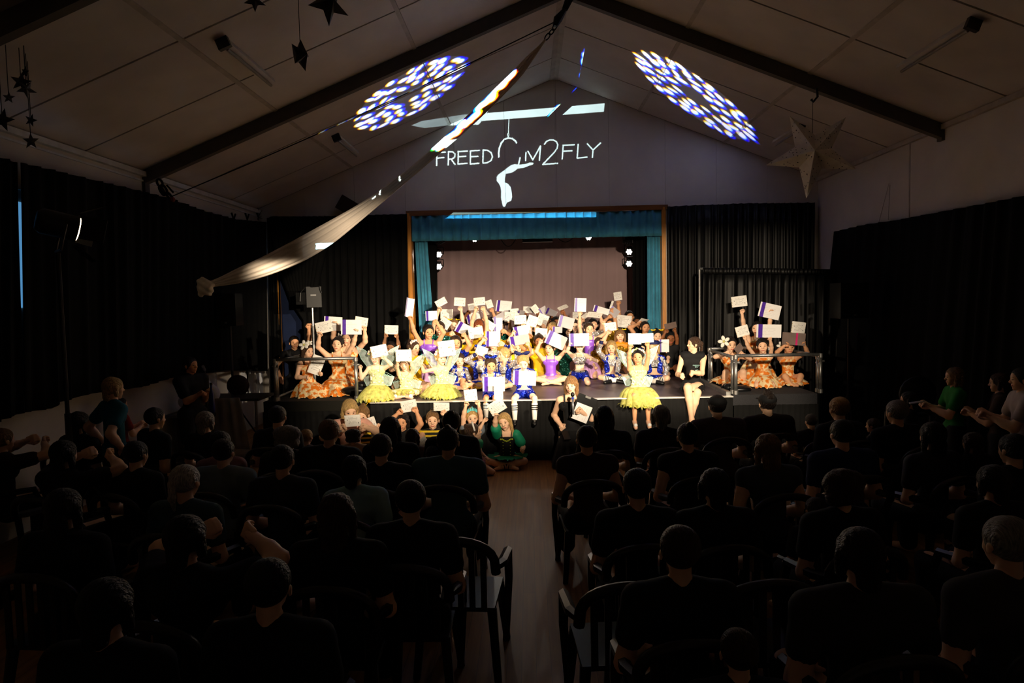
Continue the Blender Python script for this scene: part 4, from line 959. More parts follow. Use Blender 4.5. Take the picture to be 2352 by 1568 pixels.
def fairy(p, hem=None, wings=((-1,1),(1,1)), rs=.2, rf=.2, bulge=.5):
    bodice(p, LIMEB, .05, .92, 'bodice', .013)
    mb = MB(); 
    for i in range(46):
        t = rng.uniform(-1.9, 1.9); z = rng.uniform(.25, .9); c = tpt(p, z)+p.ts*math.sin(t)*.082*p.H+p.tf*math.cos(t)*.066*p.H
        mb.ell(c, .010+.006*rng.random(), None, 6, 4, mi=int(rng.integers(2)))
    obj('blossom_trim', mb.mesh('blossom_trim', [LIMEB, FLC[0]], True), p.root)
    h2 = hem or (.02, .02)
    skirt(p, TULLE, .18, (h2[0]+.005, h2[1]+.012), rs*1.10, rf*1.10, n=17, amp=.075, name='tulle_overlay', rows=11, bulge=bulge, seed=5+int(p.base[0]*70) % 31, rag=.022)
    skirt(p, LIME, .16, h2, rs*.96, rf*.96, n=15, amp=.085, rag=.014, name='tulle_skirt', rows=11, bulge=bulge, seed=int(p.base[0]*100) % 97)
    flower_crown(p, FLC, 12, (15, 165), .06)
    for sx, pl_ in wings:
        for (tip, mid, low, nm) in (((.30,.36),(.18,.30),(.13,.04),'upper_wing'), ((.17,-.20),(.22,-.08),(.05,-.17),'lower_wing')):
            s = pl_*p.H; o = tpt(p, .78)-p.tf*.085*p.H
            pts = [(.02,.02),(mid[0]*.5,mid[1]*.75),mid,tip,((tip[0]+low[0])/2+.02,(tip[1]+low[1])/2-.02),low,(.03,-.02)]
            W = [o+p.side*sx*a*s+p.up*b*s-p.fwd*.10*a*s for a, b in pts]
            cc = np.mean(W, 0)
            mb = MB(); mb.prism(W if sx > 0 else W[::-1], p.fwd*.002); film = obj(nm, mb.mesh(nm, WING), p.root)
            mb = MB(); mb.tube(W, .0055, 6, closed=True)
            for q in W[1:6]: mb.tube([W[0], (W[0]+q)/2+p.up*.012, q], .0022, 5)
            for a, b in zip(W[1:5], W[2:6]): mb.tube([(W[0]+a)/2, (a+b)/2*.96+W[0]*.04], .0018, 4)
            obj('wing_wire', mb.mesh('wing_wire', WTEAL, True), film)
def pompom_shoes(p):
    shoes(p, BALLET, .007)
    for h, K, A, T in p.legs:
        mb = MB(); mb.ell(T+p.up*.02-(T-A)*.15+p.fwd*.012, .027, None, 10, 7); obj('pompom', mb.mesh('pompom', POMP, True), p.root)
def cheer(p, jacket=True, sleeves=True, socks=True, shirt_=True, band=True):
    bodice(p, SILV, .55, .92, 'crop_top', .010)
    if band:
        garment(p, 'waistband', p.torso, BLKC, .013, [(tpt(p,.58), p.tdir), (tpt(p,.50), -p.tdir)])
    trousers(p, BLUS, .22, 'sequin_shorts', .012)
    if jacket:
        garment(p, 'jacket', p.torso+p.shou, BLUS, .019, [(tpt(p,.1), -p.tdir), (tpt(p,.5)+p.tf*.02*p.H, p.tf)])
        for sg in (-1, 1):
            c = tpt(p,.62)+p.ts*sg*.062*p.H
            garment(p, 'jacket_front', [cap(c-p.tdir*.07*p.H, c+p.tdir*.09*p.H, .05*p.H, .045*p.H, (p.tf, .9))], BLUS, .004)
    if sleeves:
        for (S, E, W, T) in p.fore:
            garment(p, 'sleeve', [cap(S, E, .033*p.H, .027*p.H), cap(E, W, .028*p.H, .021*p.H)], SILV, .009)
            garment(p, 'cuff', [cap(W-(W-E)*.12, W, .021*p.H, .021*p.H)], NAVY, .012)
    if socks: striped_socks(p)
def striped_socks(p):
    for h, K, A, T in p.legs:
        limb_tube(p, 'sock', K+(A-K)*.22, A+(T-A)*.05, .042*p.H, .028*p.H, [WHT, BLKC], ((.10,.15),(.21,.26),(.32,.37)))
    shoes(p, BLKP, .010)
def purple(p, hem=None, rs=.17, rf=.15):
    bodice(p, PURP, -.1, .95, 'leotard', .009)
    skirt(p, LILAC, .15, hem or (.02, .03), rs, rf, n=7, amp=.08, name='chiffon_skirt', seed=3)
def plaintop(p, m, skirt_m=None, trim=None):
    shirt(p, m, .28, -.1, 'top', .012)
    if trim: garment(p, 'collar', p.shou+[p.torso[3]], trim, .017, [(tpt(p,.86), -p.tdir)])
    if skirt_m: skirt(p, skirt_m, .1, (.03, .03), .2*p.H, .19*p.H, seed=2)
def auto(u, v, Y, floor=ZS, want=1.22, pose=None):
    zh = P(u, v, Y)[2]-floor; best = None
    for q in ([pose] if pose else ['cross', 'kneel', 'kneelup', 'stand']):
        H = (zh-.0865)/(POSE[q][0]+.3415)
        if best is None or abs(H-want) < abs(best[1]-want): best = (q, H)
    return best
def kid(label, u, v, Y, L=None, Rr=None, yaw=0, head=(0,0,0), hair=('bun','brown'), skin='fair', pose=None, floor=ZS, group='children on the stage', want=1.22, lean=0, slean=0, H=None, dyh=-.13, **kw):
    pz, h = auto(u, v, Y, floor, want, pose); H = H or h
    hcw = P(u, v, Y); y = R(yaw); off = .36*H*math.tan(R(lean))
    b = np.array([hcw[0]-math.sin(y)*(off+.012*H)-math.cos(y)*.36*H*math.tan(R(slean)), Y+math.cos(y)*off, floor])
    def tgt(q):
        if q is None: return None
        if isinstance(q, str): q = (q, 0, -.9)
        if isinstance(q[0], str): return at(*q)
        return P(q[0], q[1], q[2] if len(q) > 2 else Y+dyh)
    return build_person(label, b, H, yaw, pz, head, skin, hair, (tgt(L), tgt(Rr)), lean, slean, group=group, **kw)
GO = 'girls in orange floral dresses'; GF = 'girls in lime fairy dresses'; GC = 'girls in blue and silver sequin costumes'; GB = 'children in the crowd at the rear of the stage'; GL = 'children on the floor in front of the stage'
# ---- left platform
paper('a1', 727, 838, 9.42, 26, 44, 24, 'c', 'open programme in the lap of the seated orange girl at far left', tilt=30)
p = kid('girl in orange floral dress sitting at far left, white flowers in hair', 706, 808, 9.6, L=(714,866,9.4), Rr=(736,862,9.35), yaw=50, hair=('long','brown'), pose='kneel', group=GO, head=(10,0,0))
orange(p); hair_flower(p, (-.55,.1,.95), .075); hair_flower(p, (.1,.3,1.15), .05)
paper('a2', 744, 751, 9.62, 39, 26, -10, 'c', 'certificate raised highest at far left by the orange girl with bent arms'); paper('a3', 807, 751, 9.60, 46, 34, 3, 'p', 'purple-ribboned folder held over the two orange girls on the left', tilt=8)
p = kid('orange dress girl on the left platform raising both arms, hair tied back', 775, 791, 9.8, L=('a2',-.75,-.5), Rr=('a3',.9,.1), hair=('bun','dark'), pose='kneel', group=GO, head=(0,6,4))
orange(p)
paper('a4', 765, 743, 10.02, 42, 32, 6, 'p', 'purple-ribboned folder behind the leftmost raised certificate', group='certificates held by the children'); paper('a5', 830, 738, 9.98, 30, 20, 12, 'c', 'small certificate at the right end of the left platform group')
p = kid('taller orange dress girl at the back of the left platform', 797, 778, 10.2, L=('a4',.4,1.0), Rr=('a5',.8,-.6), hair=('bun','brown'), pose='kneel', group=GO, head=(6,4,0))
orange(p); hair_flower(p, (-1.0,0,.2), .07)
p = build_person('adult with raised arm standing in the dark side doorway', fl(P(676, 800, 11.4), 0), 1.62, 30, 'stand', (0,0,0), 'tan', ('short','dark'), (None, P(709, 737, 11.3)), adult=True, build=.9)
shirt(p, BLKC, .1); trousers(p, BLKC)
# ---- front row of fairies
paper('f1', 871, 806, 9.02, 38, 27, -10, 'c', 'certificate covering the face of the leftmost fairy')
p = kid('leftmost fairy in lime tulle holding the rail', 864, 820, 9.2, L=(826,834,9.2), Rr=('f1',.2,-1.0), pose='kneel', hair=('bun','blond'), group=GF, skin='pale'); fairy(p, (.07,.015), rs=.225, rf=.25); pompom_shoes(p)
paper('f2', 927, 816, 9.15, 37, 27, 1, 'c', 'certificate held in front of the face of the cross-legged fairy')
p = kid('cross-legged fairy in lime tulle, second from the left', 931, 834, 9.4, L=('f2',-1.0,-.75), Rr=('f2',1.0,-.75), pose='cross', hair=('bun','brown'), group=GF, skin='pale', head=(0,-12,0)); fairy(p, (.08,.06), rs=.20, rf=.16); pompom_shoes(p)
paper('f3', 1026, 800, 9.2, 40, 36, -6, 'c', 'large certificate raised by the fairy third from the left', tilt=-15)
p = kid('fairy in lime tulle third from the left, looking right with one arm raised', 1013, 822, 9.35, L=(967,830,9.2), Rr=('f3',.8,.7), pose='kneel', hair=('bun','blond'), group=GF, skin='fair', head=(35,0,0)); fairy(p, (.08,.015), rs=.245, rf=.25); pompom_shoes(p)
paper('f4', 1458, 778, 8.95, 30, 25, 2, 'c', 'left certificate of the pair held high by the fairy on the stage edge'); paper('f5', 1487, 776, 8.97, 28, 21, -2, 'c', 'right certificate of the pair held high by the fairy on the stage edge')
p = kid('fairy in lime tulle sitting on the stage edge with both arms up', 1465, 820, 9.13, L=('f4',-.9,-.9), Rr=('f5',-.1,-.9), pose='edge', hair=('bun','black'), group=GF, skin='tan', head=(-14,0,0), legs={'kn': (.08,.21,.02), 'an': (.085,.235,-.30), 'ft': (.0,.09,-.05)}, H=1.05); fairy(p, (.19,-.10), rs=.26, rf=.21, bulge=.66, wings=((-1,.85),(1,.95))); pompom_shoes(p)
# ---- sequin girls
paper('b1', 1134, 882, 8.72, 51, 33, 2, 'p', 'white folder on the lap of the seated girl with the blue bow, left of two')
p = kid('girl in blue sequins on the stage edge, left of two, hand at her chin', 1127, 838, 9.12, L=('b1',-.95,-.1), Rr=(1134,866,8.95), pose='edge', hair=('bun','brown'), group=GC, skin='tan', head=(10,-10,0), legs={'kn': (.07,.22,.02), 'an': (.07,.25,-.27)}); cheer(p, socks=True); bow(p, (0,.1,1.05), BLUS, .06)
paper('b2', 1205, 868, 8.72, 53, 33, 5, 'p', 'purple-ribboned folder read by the girl on the stage edge with the navy bow')
p = kid('girl in blue sequins reading on the stage edge beside the presenter', 1203, 829, 9.12, L=('b2',-.95,.0), Rr=('b2',1.0,.1), pose='edge', hair=('bun','blond'), group=GC, skin='pale', head=(0,-26,-4), legs={'kn': (.135,.22,.02), 'an': (.13,.25,-.28)}); cheer(p); bow(p, (0,-.1,1.15), NAVY, .07)
p = kid('girl in open sequin jacket sitting cross-legged behind the fairies', 1056, 828, 10.1, yaw=10, pose='cross', hair=('bob','brown'), group=GC, head=(0,-4,0), L=(1040,868,9.95), Rr=(1078,878,9.9)); cheer(p, socks=False)
paper('b3', 1106, 806, 10.0, 27, 22, 22, 'c', 'tilted certificate above the blue bow of the left seated girl')
p = kid('girl in yellow skirt hidden behind a tilted certificate', 1104, 812, 10.15, L=('b3',-.6,-.9), Rr=('b3',.5,-.95), pose='cross', hair=('pony','brown'), group=GC); cheer(p, socks=False); skirt(p, YEL, .1, (.1,.04), .2, .2); bow(p, (0,.2,1.0), BLUS, .06)
p = kid('girl in blue sequin jacket turning away to the left', 1157, 815, 10.05, yaw=-30, head=(-35,4,0), pose='cross', hair=('bun','blond'), group=GC, L=(1150,868,9.9), Rr=(1183,800,9.95)); cheer(p, socks=False); bow(p, (0,-.4,1.1), BLUS, .07)
paper('s1', 1330, 780, 10.2, 46, 29, 1, 'p', 'bright purple-ribboned folder hiding the kneeling girl in silver')
p = kid('kneeling girl in silver crop top and blue shorts, face hidden', 1331, 800, 10.45, L=('s1',-1.0,-.2), Rr=(1352,822,10.25), pose='kneel', hair=('bun','brown'), group=GC, skin='pale', H=1.02); cheer(p, jacket=False, sleeves=False, socks=False); garment(p, 'shorts_band', p.torso, BLKC, .016, [(tpt(p,.20), p.tdir), (tpt(p,.10), -p.tdir)]); SILVERGIRL = p
p = kid('girl in striped socks with blond hair sitting cross-legged on stage', 1405, 799, 10.7, L=(1384,776,10.55), Rr=(1415,868,10.4), pose='cross', hair=('long','blond'), group=GC, head=(-8,-4,-4)); cheer(p, band=False); MB()
paper('c1', 1525, 794, 10.6, 23, 29, 1, 'p', 'white card right of the girl in the navy cap')
p = kid('girl in navy cap leaning on one hand behind the fairy on the edge', 1503, 800, 10.5, L=(1480,792,10.35), Rr=(1523,876,10.45), pose='cross', hair=('bob','blond'), group=GC, yaw=-15, head=(-25,0,-6)); cheer(p)
mb = MB(); mb.ell(hp(p,0,-.15,.75), (p.hh*.9,p.hh*.9,p.hh*.45), (p.hs,p.hf,p.hu), 14, 8).ell(hp(p,.5,-.75,.75), (p.hh*.55,p.hh*.6,p.hh*.07), (p.hs,p.hf,p.hu), 12, 6); obj('cap', mb.mesh('cap', NAVY, True), p.root)
# ---- purple girls
paper('p1', 939, 706, 10.1, 15, 44, 12, 'p', 'curved purple and white folder held beside the stage frame', tilt=50, curl=.25)
paper('p2', 991, 725, 10.25, 27, 22, 0, 'p', 'purple-ribboned folder left of the raised wrist with a bracelet', tilt=0)
p = kid('girl in purple leotard stretching one arm towards the frame post', 985, 763, 10.3, L=('p1',.3,-.85), Rr=('p2',.6,-.95), pose='kneelup', hair=('pony','dark'), group='girls in purple leotards', skin='tan', head=(22,0,0), slean=2); purple(p, (.0,.10), .17, .16)
p = kid('girl in purple leotard sitting cross-legged in shadow, arms up', 1264, 800, 10.6, L=(1245,776,10.45), Rr=(1290,772,10.5), pose='cross', hair=('bun','brown'), group='girls in purple leotards', head=(-30,0,0)); purple(p, (.08,.06), .20, .17)
paper('p3', 1277, 781, 10.42, 46, 31, 26, 'p', 'large purple-ribboned folder tilted over the shadowed purple girl')
paper('p4', 1333, 700, 11.2, 27, 31, 4, 'p', 'upright purple-ribboned folder raised highest at centre right')
p = kid('girl in purple leotard kneeling with both arms raised at centre right', 1353, 756, 11.35, L=('p4',-.1,-.9), Rr=(1385,733,11.2), pose='kneelup', hair=('pony','brown'), group='girls in purple leotards', head=(8,2,0)); purple(p, (.05,.02,.06), .21, .18)
# ---- girl in flower crown and others in the second row
p = kid('girl in a flower crown behind the second fairy, looking right', 951, 800, 9.85, pose='cross', hair=('bun','brown'), group=GB, head=(55,0,0), L=(935,838,9.7), Rr=(962,838,9.7)); plaintop(p, YEL); flower_crown(p, [FLC[0], FLC[2]], 8, (60,140), .05)
paper('k1', 899, 757, 10.9, 32, 21, 4, 'c', 'certificate held alone in front of the black curtain, left of the frame')
p = kid('child in black with a certificate against the black curtain', 898, 800, 11.05, L=('k1',-1.0,-.6), Rr=('k1',1.0,-.7), pose='cross', hair=('short','dark'), group=GB, skin='tan'); plaintop(p, BLKC)
p = kid('girl in yellow top with raised arms beside the shadowed purple girl', 1238, 784, 10.9, L=(1222,764,10.8), Rr=(1243,776,10.75), pose='cross', hair=('bun','brown'), group=GB, skin='olive'); plaintop(p, YEL)
p = kid('girl in green sequins behind the large tilted folder', 1296, 793, 11.0, pose='cross', hair=('long','brown'), group=GB, L=None, Rr=None); plaintop(p, GRNS)
p = kid('girl in gold and yellow behind the purple girl at centre right', 1376, 790, 11.3, pose='kneel', hair=('bun','brown'), group=GB, L=(1372,850,11.1), Rr=(1386,780,11.1)); plaintop(p, GOLDS)
paper('g1', 1402, 750, 11.2, 27, 19, -5, 'c', 'certificate held by the child with the orange collar')
p = kid('child with orange collar holding up a certificate, yellow hair ties', 1424, 771, 11.3, L=('g1',-.0,-1.0), Rr=None, pose='kneel', hair=('fringe','sandy'), group=GB, head=(-4,4,0)); plaintop(p, GOLDS, None, ORT); bow(p, (-.6,.1,.95), YEL, .028, tails=False); bow(p, (.6,.1,.95), YEL, .028, tails=False)
p = kid('child with yellow ribbons beside the right teal curtain', 1509, 772, 11.4, pose='kneel', hair=('bun','dark'), group=GB, L=None, Rr=None); plaintop(p, BLKC, None, YEL); bow(p, (-.6,.1,.95), YEL, .03, tails=False); bow(p, (.6,.1,.95), YEL, .03, tails=False)
paper('g2', 1540, 748, 11.3, 27, 14, -14, 'd', 'grey-brown folder raised in shade right of the stage frame', pitch=35)
p = kid('child in dark clothes in the shade right of the stage frame', 1539, 778, 11.45, L=('g2',-.8,-.9), Rr=('g2',.8,-.9), pose='kneel', hair=('short','black'), group=GB, skin='brown'); plaintop(p, BLKC)
# ---- the crowd of raised certificates: far papers and their holders
FP = [ # key, u, v, w, h, rot, kind, label
 ('q2', 1013, 694, 26, 16, -26, 'c', 'certificate raised highest at the left of the crowd'), ('q4', 1026, 721, 28, 22, 3, 'c', 'upright certificate left of the child with yellow hair ties'),
 ('q5', 1022, 742, 26, 22, 36, 'c', 'diamond-tilted certificate in front of the smiling child at left'), ('q6', 1056, 693, 26, 19, 6, 'c', 'certificate on the long bare arm left of centre'),
 ('q7', 1086, 704, 22, 15, -8, 'c', 'certificate half hidden behind two raised forearms'), ('q8', 1101, 692, 27, 18, -3, 'c', 'wide certificate held up by two parallel arms'),
 ('q9', 1124, 698, 15, 18, -16, 'c', 'small certificate right of the two parallel arms'), ('q10', 1157, 703, 35, 25, 8, 'p', 'purple-ribboned folder raised alone against the backdrop'),
 ('q11', 1087, 729, 32, 23, -12, 'p', 'purple-ribboned folder behind the two parallel arms'), ('q12', 1115, 718, 13, 12, -20, 'c', 'scrap of certificate beside a forearm left of centre'),
 ('q13', 1068, 757, 42, 25, 30, 'p', 'steeply tilted folder with purple ribbon left of centre'), ('q14', 1093, 764, 34, 25, -8, 'c', 'bright certificate in front of the red-haired child'),
 ('q15', 1125, 747, 24, 18, 35, 'c', 'tilted certificate just left of the fanned purple folder'), ('q16', 1144, 745, 20, 31, 2, 'p', 'narrow folder with purple ribbon at centre left'),
 ('q17', 1132, 778, 34, 35, 3, 'p', 'tall purple-ribboned folder above the girl looking left'), ('q18', 1150, 729, 36, 18, -30, 'g', 'grey folder back tilted up at centre left'),
 ('q19', 1170, 727, 23, 22, 3, 'c', 'certificate under the folder raised against the backdrop'), ('q20', 1182, 716, 20, 15, -4, 'c', 'certificate peeping out right of another at centre'),
 ('q21', 1197, 718, 16, 10, 12, 'g', 'grey card edge at centre'), ('q22', 1214, 711, 25, 15, 2, 'c', 'certificate with dark motifs at top centre'),
 ('q23', 1230, 710, 15, 20, -35, 'c', 'white corner rising behind the top centre certificate'), ('q24', 1249, 715, 18, 21, -28, 'g', 'grey folder back beside the shadow on the backdrop'),
 ('q25', 1195, 734, 28, 21, 1, 'c', 'blank bright certificate in the middle of the crowd'), ('q26', 1223, 737, 24, 24, 22, 'c', 'bright square certificate tilted right at centre'),
 ('q27', 1246, 735, 25, 27, 24, 'c', 'printed certificate leaning right of centre'), ('q28', 1200, 762, 40, 29, -9, 'p', 'large bright folder with purple ribbon in the middle of the crowd'),
 ('q29', 1193, 781, 46, 22, -8, 'g', 'fanned grey folder with purple ribbon above the navy bow'), ('q30', 1243, 764, 28, 21, 6, 'c', 'bright certificate above the girl in yellow'),
 ('q32', 1266, 717, 27, 14, 26, 'g', 'shaded folder right of the printed certificate'), ('q33', 1293, 706, 25, 8, -30, 'c', 'thin curled certificate seen edge-on'),
 ('q34', 1300, 740, 36, 26, 17, 'g', 'shaded folder with dark purple ribbon at centre right'), ('q36', 1322, 726, 14, 20, 0, 'c', 'certificate hanging under the highest folder at centre right'),
 ('q38', 1345, 725, 15, 12, 36, 'c', 'little tilted certificate beside the bracelet at centre right'), ('q39', 1280, 757, 23, 14, 4, 'g', 'dull grey card over the blond child at centre right'),
 ('q42', 1381, 712, 36, 14, 19, 'p', 'long folder with purple ribbon slanting at right'), ('q43', 1365, 723, 37, 12, 12, 'c', 'white sheet in the fist of the purple girl at right'),
 ('q45', 1419, 680, 18, 19, -6, 'c', 'certificate raised highest at the right against the backdrop'), ('q46', 1405, 699, 5, 17, 20, 'c', 'certificate seen nearly edge-on at right'),
 ('q47', 1409, 716, 24, 20, 40, 'g', 'diamond-tilted card at right'), ('q48', 1433, 738, 34, 28, 8, 'c', 'large certificate hiding a child at right'),
 ('q51', 1478, 737, 21, 10, 17, 'c', 'narrow certificate in front of the right teal curtain')]
DEPTH = {'q2': 10.75, 'q8': 11.15, 'q6': 11.35, 'q38': 12.15, 'q42': 12.1, 'q48': 12.45, 'q11': 12.45, 'q5': 11.2, 'q14': 10.9, 'q17': 10.6, 'q28': 11.3, 'q29': 10.7, 'q30': 11.1, 'q13': 11.1, 'q34': 11.3, 'q39': 11.25, 'q43': 11.25, 'q16': 11.5, 'q15': 11.4, 'q26': 11.6, 'q25': 11.6, 'q27': 11.9, 'q51': 12.3, 'q4': 11.7, 'q7': 12.4}
for k, u, v, w, h, r, kd, lb in FP:
    Y = DEPTH.get(k, 12.3 if k not in ('q22','q10','q45','q2') else 12.5)
    paper(k, u, v, Y, w, h, r, kd, lb, tilt=float(rng.uniform(-14, 14)), pitch=float(rng.uniform(-10, 14)) if h > 13 else 50, curl=float(rng.uniform(-.05,.05)))
FK = [ # label, u, v, Y, left hand, right hand, top, collar, hair, skin
 ('child in green sequins behind the purple girl, face in sun', 1009, 755, 10.9, 'q2', 'q5', GRNS, None, ('bun','brown'), 'fair', ('q2',-.2,-1), (1032,758)),
 ('smiling child with yellow hair ties and orange collar at left', 1042, 748, 11.5, 'q4', 'q6', GOLDS, ORT, ('bob','sandy'), 'pale', ('q4',.0,-.9), ('q6',.1,-1)),
 ('dark-haired child whose forehead shows above the tall certificate', 1047, 788, 10.2, None, None, BLUS, None, ('bob','brown'), 'tan', (1043,787,9.95), (1062,760,10.0)),
 ('red-haired child in yellow at centre left', 1099, 749, 11.3, 'q8', 'q8', YEL, None, ('fringe','red'), 'fair', ('q8',-.65,-1), ('q8',.75,-1)),
 ('child in yellow behind the bright certificate left of centre', 1080, 776, 11.1, 'q14', 'q13', YEL, None, ('bun','brown'), 'fair', ('q14',-.85,-.9), ('q14',.9,-.8)),
 ('dark-armed child at the rear left of centre', 1064, 740, 12.6, 'q7', 'q11', BLKC, None, ('short','black'), 'brown', ('q7',-.8,-.9), ('q11',.3,-.95)),
 ('child at the rear under the small certificate left of centre', 1128, 745, 12.5, 'q9', 'q12', GOLDS, None, ('bun','dark'), 'tan', ('q12',.6,-.9), ('q9',.2,-1)),
 ('child at the rear under the folder raised against the backdrop', 1150, 748, 12.7, 'q10', 'q19', GRNS, None, ('bun','brown'), 'fair', ('q10',-.7,-1), ('q19',.1,-1)),
 ('child in silver under the tall purple-ribboned folder', 1134, 790, 10.75, 'q17', 'q16', SILV, None, ('bun','brown'), 'fair', ('q17',-1,.6), ('q17',1,-.4)),
 ('child with bare arms holding the narrow folder', 1143, 766, 11.6, 'q15', 'q16', YEL, None, ('bun','brown'), 'tan', ('q15',.4,-.9), ('q16',.7,-.95)),
 ('child at the rear under the top centre certificate', 1212, 742, 12.7, 'q22', 'q23', GRNS, None, ('bun','black'), 'brown', ('q22',-.5,-1), ('q23',.7,-.9)),
 ('child in yellow with the bright folder in the middle', 1198, 776, 11.5, 'q28', 'q25', YEL, None, ('bun','dark'), 'fair', ('q28',-.9,.9), ('q25',.6,-1)),
 ('child in sequins below the fanned grey folder', 1187, 800, 10.85, 'q29', 'q29', SILV, YEL, ('bun','brown'), 'fair', ('q29',-.7,-.9), ('q29',.9,-.4)),
 ('child holding the two leaning certificates right of centre', 1236, 757, 12.0, 'q26', 'q27', YEL, None, ('bun','sandy'), 'fair', ('q26',.1,-.95), ('q27',.0,-1)),
 ('child at the rear in the dark right of centre', 1262, 741, 12.8, 'q24', 'q32', BLKC, None, ('bun','black'), 'brown', ('q24',-.2,-1), ('q32',.3,-1)),
 ('blond child whose face is half hidden at centre right', 1268, 755, 11.6, 'q39', None, GRNS, None, ('wavy','blond'), 'tan', ('q39',-.8,-.8), None),
 ('dark-haired child raising the curled certificate', 1276, 742, 12.3, 'q33', 'q34', BLKC, None, ('short','black'), 'brown', None, ('q33',-.8,-.6)),
 ('child with painted face at centre right', 1323, 750, 11.9, 'q34', 'q36', NAVY, None, ('bun','brown'), 'pale', ('q34',.9,-.7), ('q36',.2,-1)),
 ('child at the rear behind the bracelet arm', 1362, 746, 12.3, 'q38', 'q42', SILV, None, ('bun','dark'), 'fair', ('q38',.0,-1), ('q42',-.3,-1)),
 ('child at the rear right with one straight raised arm', 1447, 728, 12.7, 'q45', 'q48', BLKC, None, ('short','dark'), 'tan', ('q45',-.1,-1), ('q48',.95,.1)),
 ('child behind the diamond-tilted card at right', 1399, 744, 12.4, 'q47', 'q46', GOLDS, None, ('bun','brown'), 'tan', ('q47',.2,-.9), ('q46',0,-1)),
 ('child with yellow collar looking left by the teal curtain', 1482, 753, 12.2, 'q51', None, BLKC, YEL, ('short','dark'), 'tan', ('q51',.1,-1), None),
 ('child in the dark left of the right teal curtain', 1464, 740, 12.9, None, None, BLKC, None, ('short','black'), 'brown', None, None)]
for lb, u, v, Y, a, b, tm, cm, hr, sk, hl_, hr2 in FK:
    p = kid(lb, u, v, Y, hl_, hr2, hair=hr, skin=sk, group=GB, head=(float(rng.uniform(-18,18)), float(rng.uniform(-3,6)), float(rng.uniform(-6,6))), vox=.015, want=1.25)
    plaintop(p, tm, None, cm)
    if 'hair ties' in lb:
        for s in (-.6, .6): bow(p, (s,.1,.95), YEL, .03, tails=False)
# ---- right platform
ZR = ZS+.012
paper('r1', 1697, 800, 9.72, 20, 17, -38, 'd', 'brown folder in the lap of the orange girl with the white flower', tilt=20)
p = kid('orange dress girl with a big white flower, arm across her chest', 1677, 771, 10.0, L=(1683,806,9.78), Rr=(1694,806,9.75), pose='cross', hair=('long','dark'), group=GO, floor=ZR, head=(4,-3,0), elbow=((-1,.1,-.25), None), H=1.2, legs={'kn': (.10,.17,.17), 'an': (.12,.14,.03), 'ft': (.03,.09,-.015)}); orange(p, (.04,.05)); hair_flower(p, (-.95,.2,.45), .085)
paper('r2', 1698, 692, 10.2, 35, 24, -5, 'c', 'certificate raised highest on the right platform'); paper('r3', 1768, 714, 10.2, 48, 33, 15, 'p', 'upper purple-ribboned folder on the right platform')
p = kid('orange dress girl at the back of the right platform, both arms up', 1738, 755, 10.35, L=('r2',.25,-1), Rr=('r3',.1,.95), pose='kneelup', hair=('long','dark'), group=GO, floor=ZR, head=(-30,4,0)); orange(p, (.0,.05)); hair_flower(p, (.3,.9,-1.3), .04)
paper('r4', 1705, 760, 9.6, 29, 24, -14, 'c', 'certificate beside the white flower on the right platform'); paper('r5', 1766, 760, 9.45, 56, 30, 3, 'p', 'lower purple-ribboned folder on the right platform')
p = kid('smiling orange dress girl kneeling at the front of the right platform', 1752, 795, 9.7, L=('r4',.0,-1), Rr=('r5',.1,-1), pose='kneel', hair=('bun','dark'), group=GO, floor=ZR, head=(-4,2,-4), yaw=-12); orange(p, (.03,.02)); 
paper('r6', 1834, 752, 9.75, 31, 26, 9, 'c', 'certificate at the far right end of the right platform'); paper('r7', 1822, 778, 9.70, 52, 28, 6, 'k', 'grey folder with a pink ribbon on the right platform', curl=.1)
p = kid('orange dress girl at far right under the pink-ribboned folder', 1810, 797, 9.9, L=('r7',-.5,-.7), Rr=('r7',1.0,-.1), pose='cross', hair=('bun','dark'), group=GO, floor=ZR, skin='tan', legs={'kn': (.10,.17,.13), 'an': (.05,.22,.03)}); orange(p, (.02,.02)); hair_flower(p, (-1.0,.1,.2), .06)
mb = MB(); c = P(1700, 893, 9.35); mb.ell(c, (.16,.12,.055), None, 12, 8).ell(c+np.array([-.14,.02,.02]), (.09,.08,.06), None, 10, 6).tube([c+np.array([-.2,.05,.06]), c+np.array([-.27,0,0]), c+np.array([-.28,-.05,-.07])], .012, 6)
top('bag', mb, BLKP, 'black bag lying by the front post of the right platform', 'bag', smooth=True)
mb = MB(); c = P(815, 900, 9.5); mb.ell(c+np.array([0,0,.02]), (.2,.1,.07), None, 12, 8).ell(c+np.array([.08,.05,.09]), (.09,.07,.06), None, 10, 6)
top('bag', mb, BLKP, 'black bag lying beside the left guard rail post', 'bag', smooth=True)
# ---- woman in black sitting on the stage edge
SH = .505
p = build_person('woman in black sleeveless top sitting on the stage edge, legs crossed', fl(P(1592, 905, 9.22), ZS), 1.45, -16, 'edge', (-62,6,0), 'fair', ('pony','brown'), (P(1573,862,8.85), P(1580,855,8.82)), adult=True, build=.84, legs={'L': ((-.045,.215,.04), (.02,.215,-.235)), 'R': ((-.035,.25,.085), (.0,.275,-.20)), 'ft': (0,.09,-.055)}, vox=.0125, headscale=1.0, elbow=((-.5,-.4,-.9),(.6,-.4,-.9)), lean=4)
garment(p, 'sleeveless_top', p.torso+[cap(p.sh0-p.ts*p.sw*.75, p.sh0+p.ts*p.sw*.75, .036*p.H)], BLKC, .014, [(tpt(p,-.12), -p.tdir)]); skirt(p, BLKC, .1, (.16,.07), .165, .2, name='black_skirt', n=5, amp=.02, bulge=.6)
woman = p
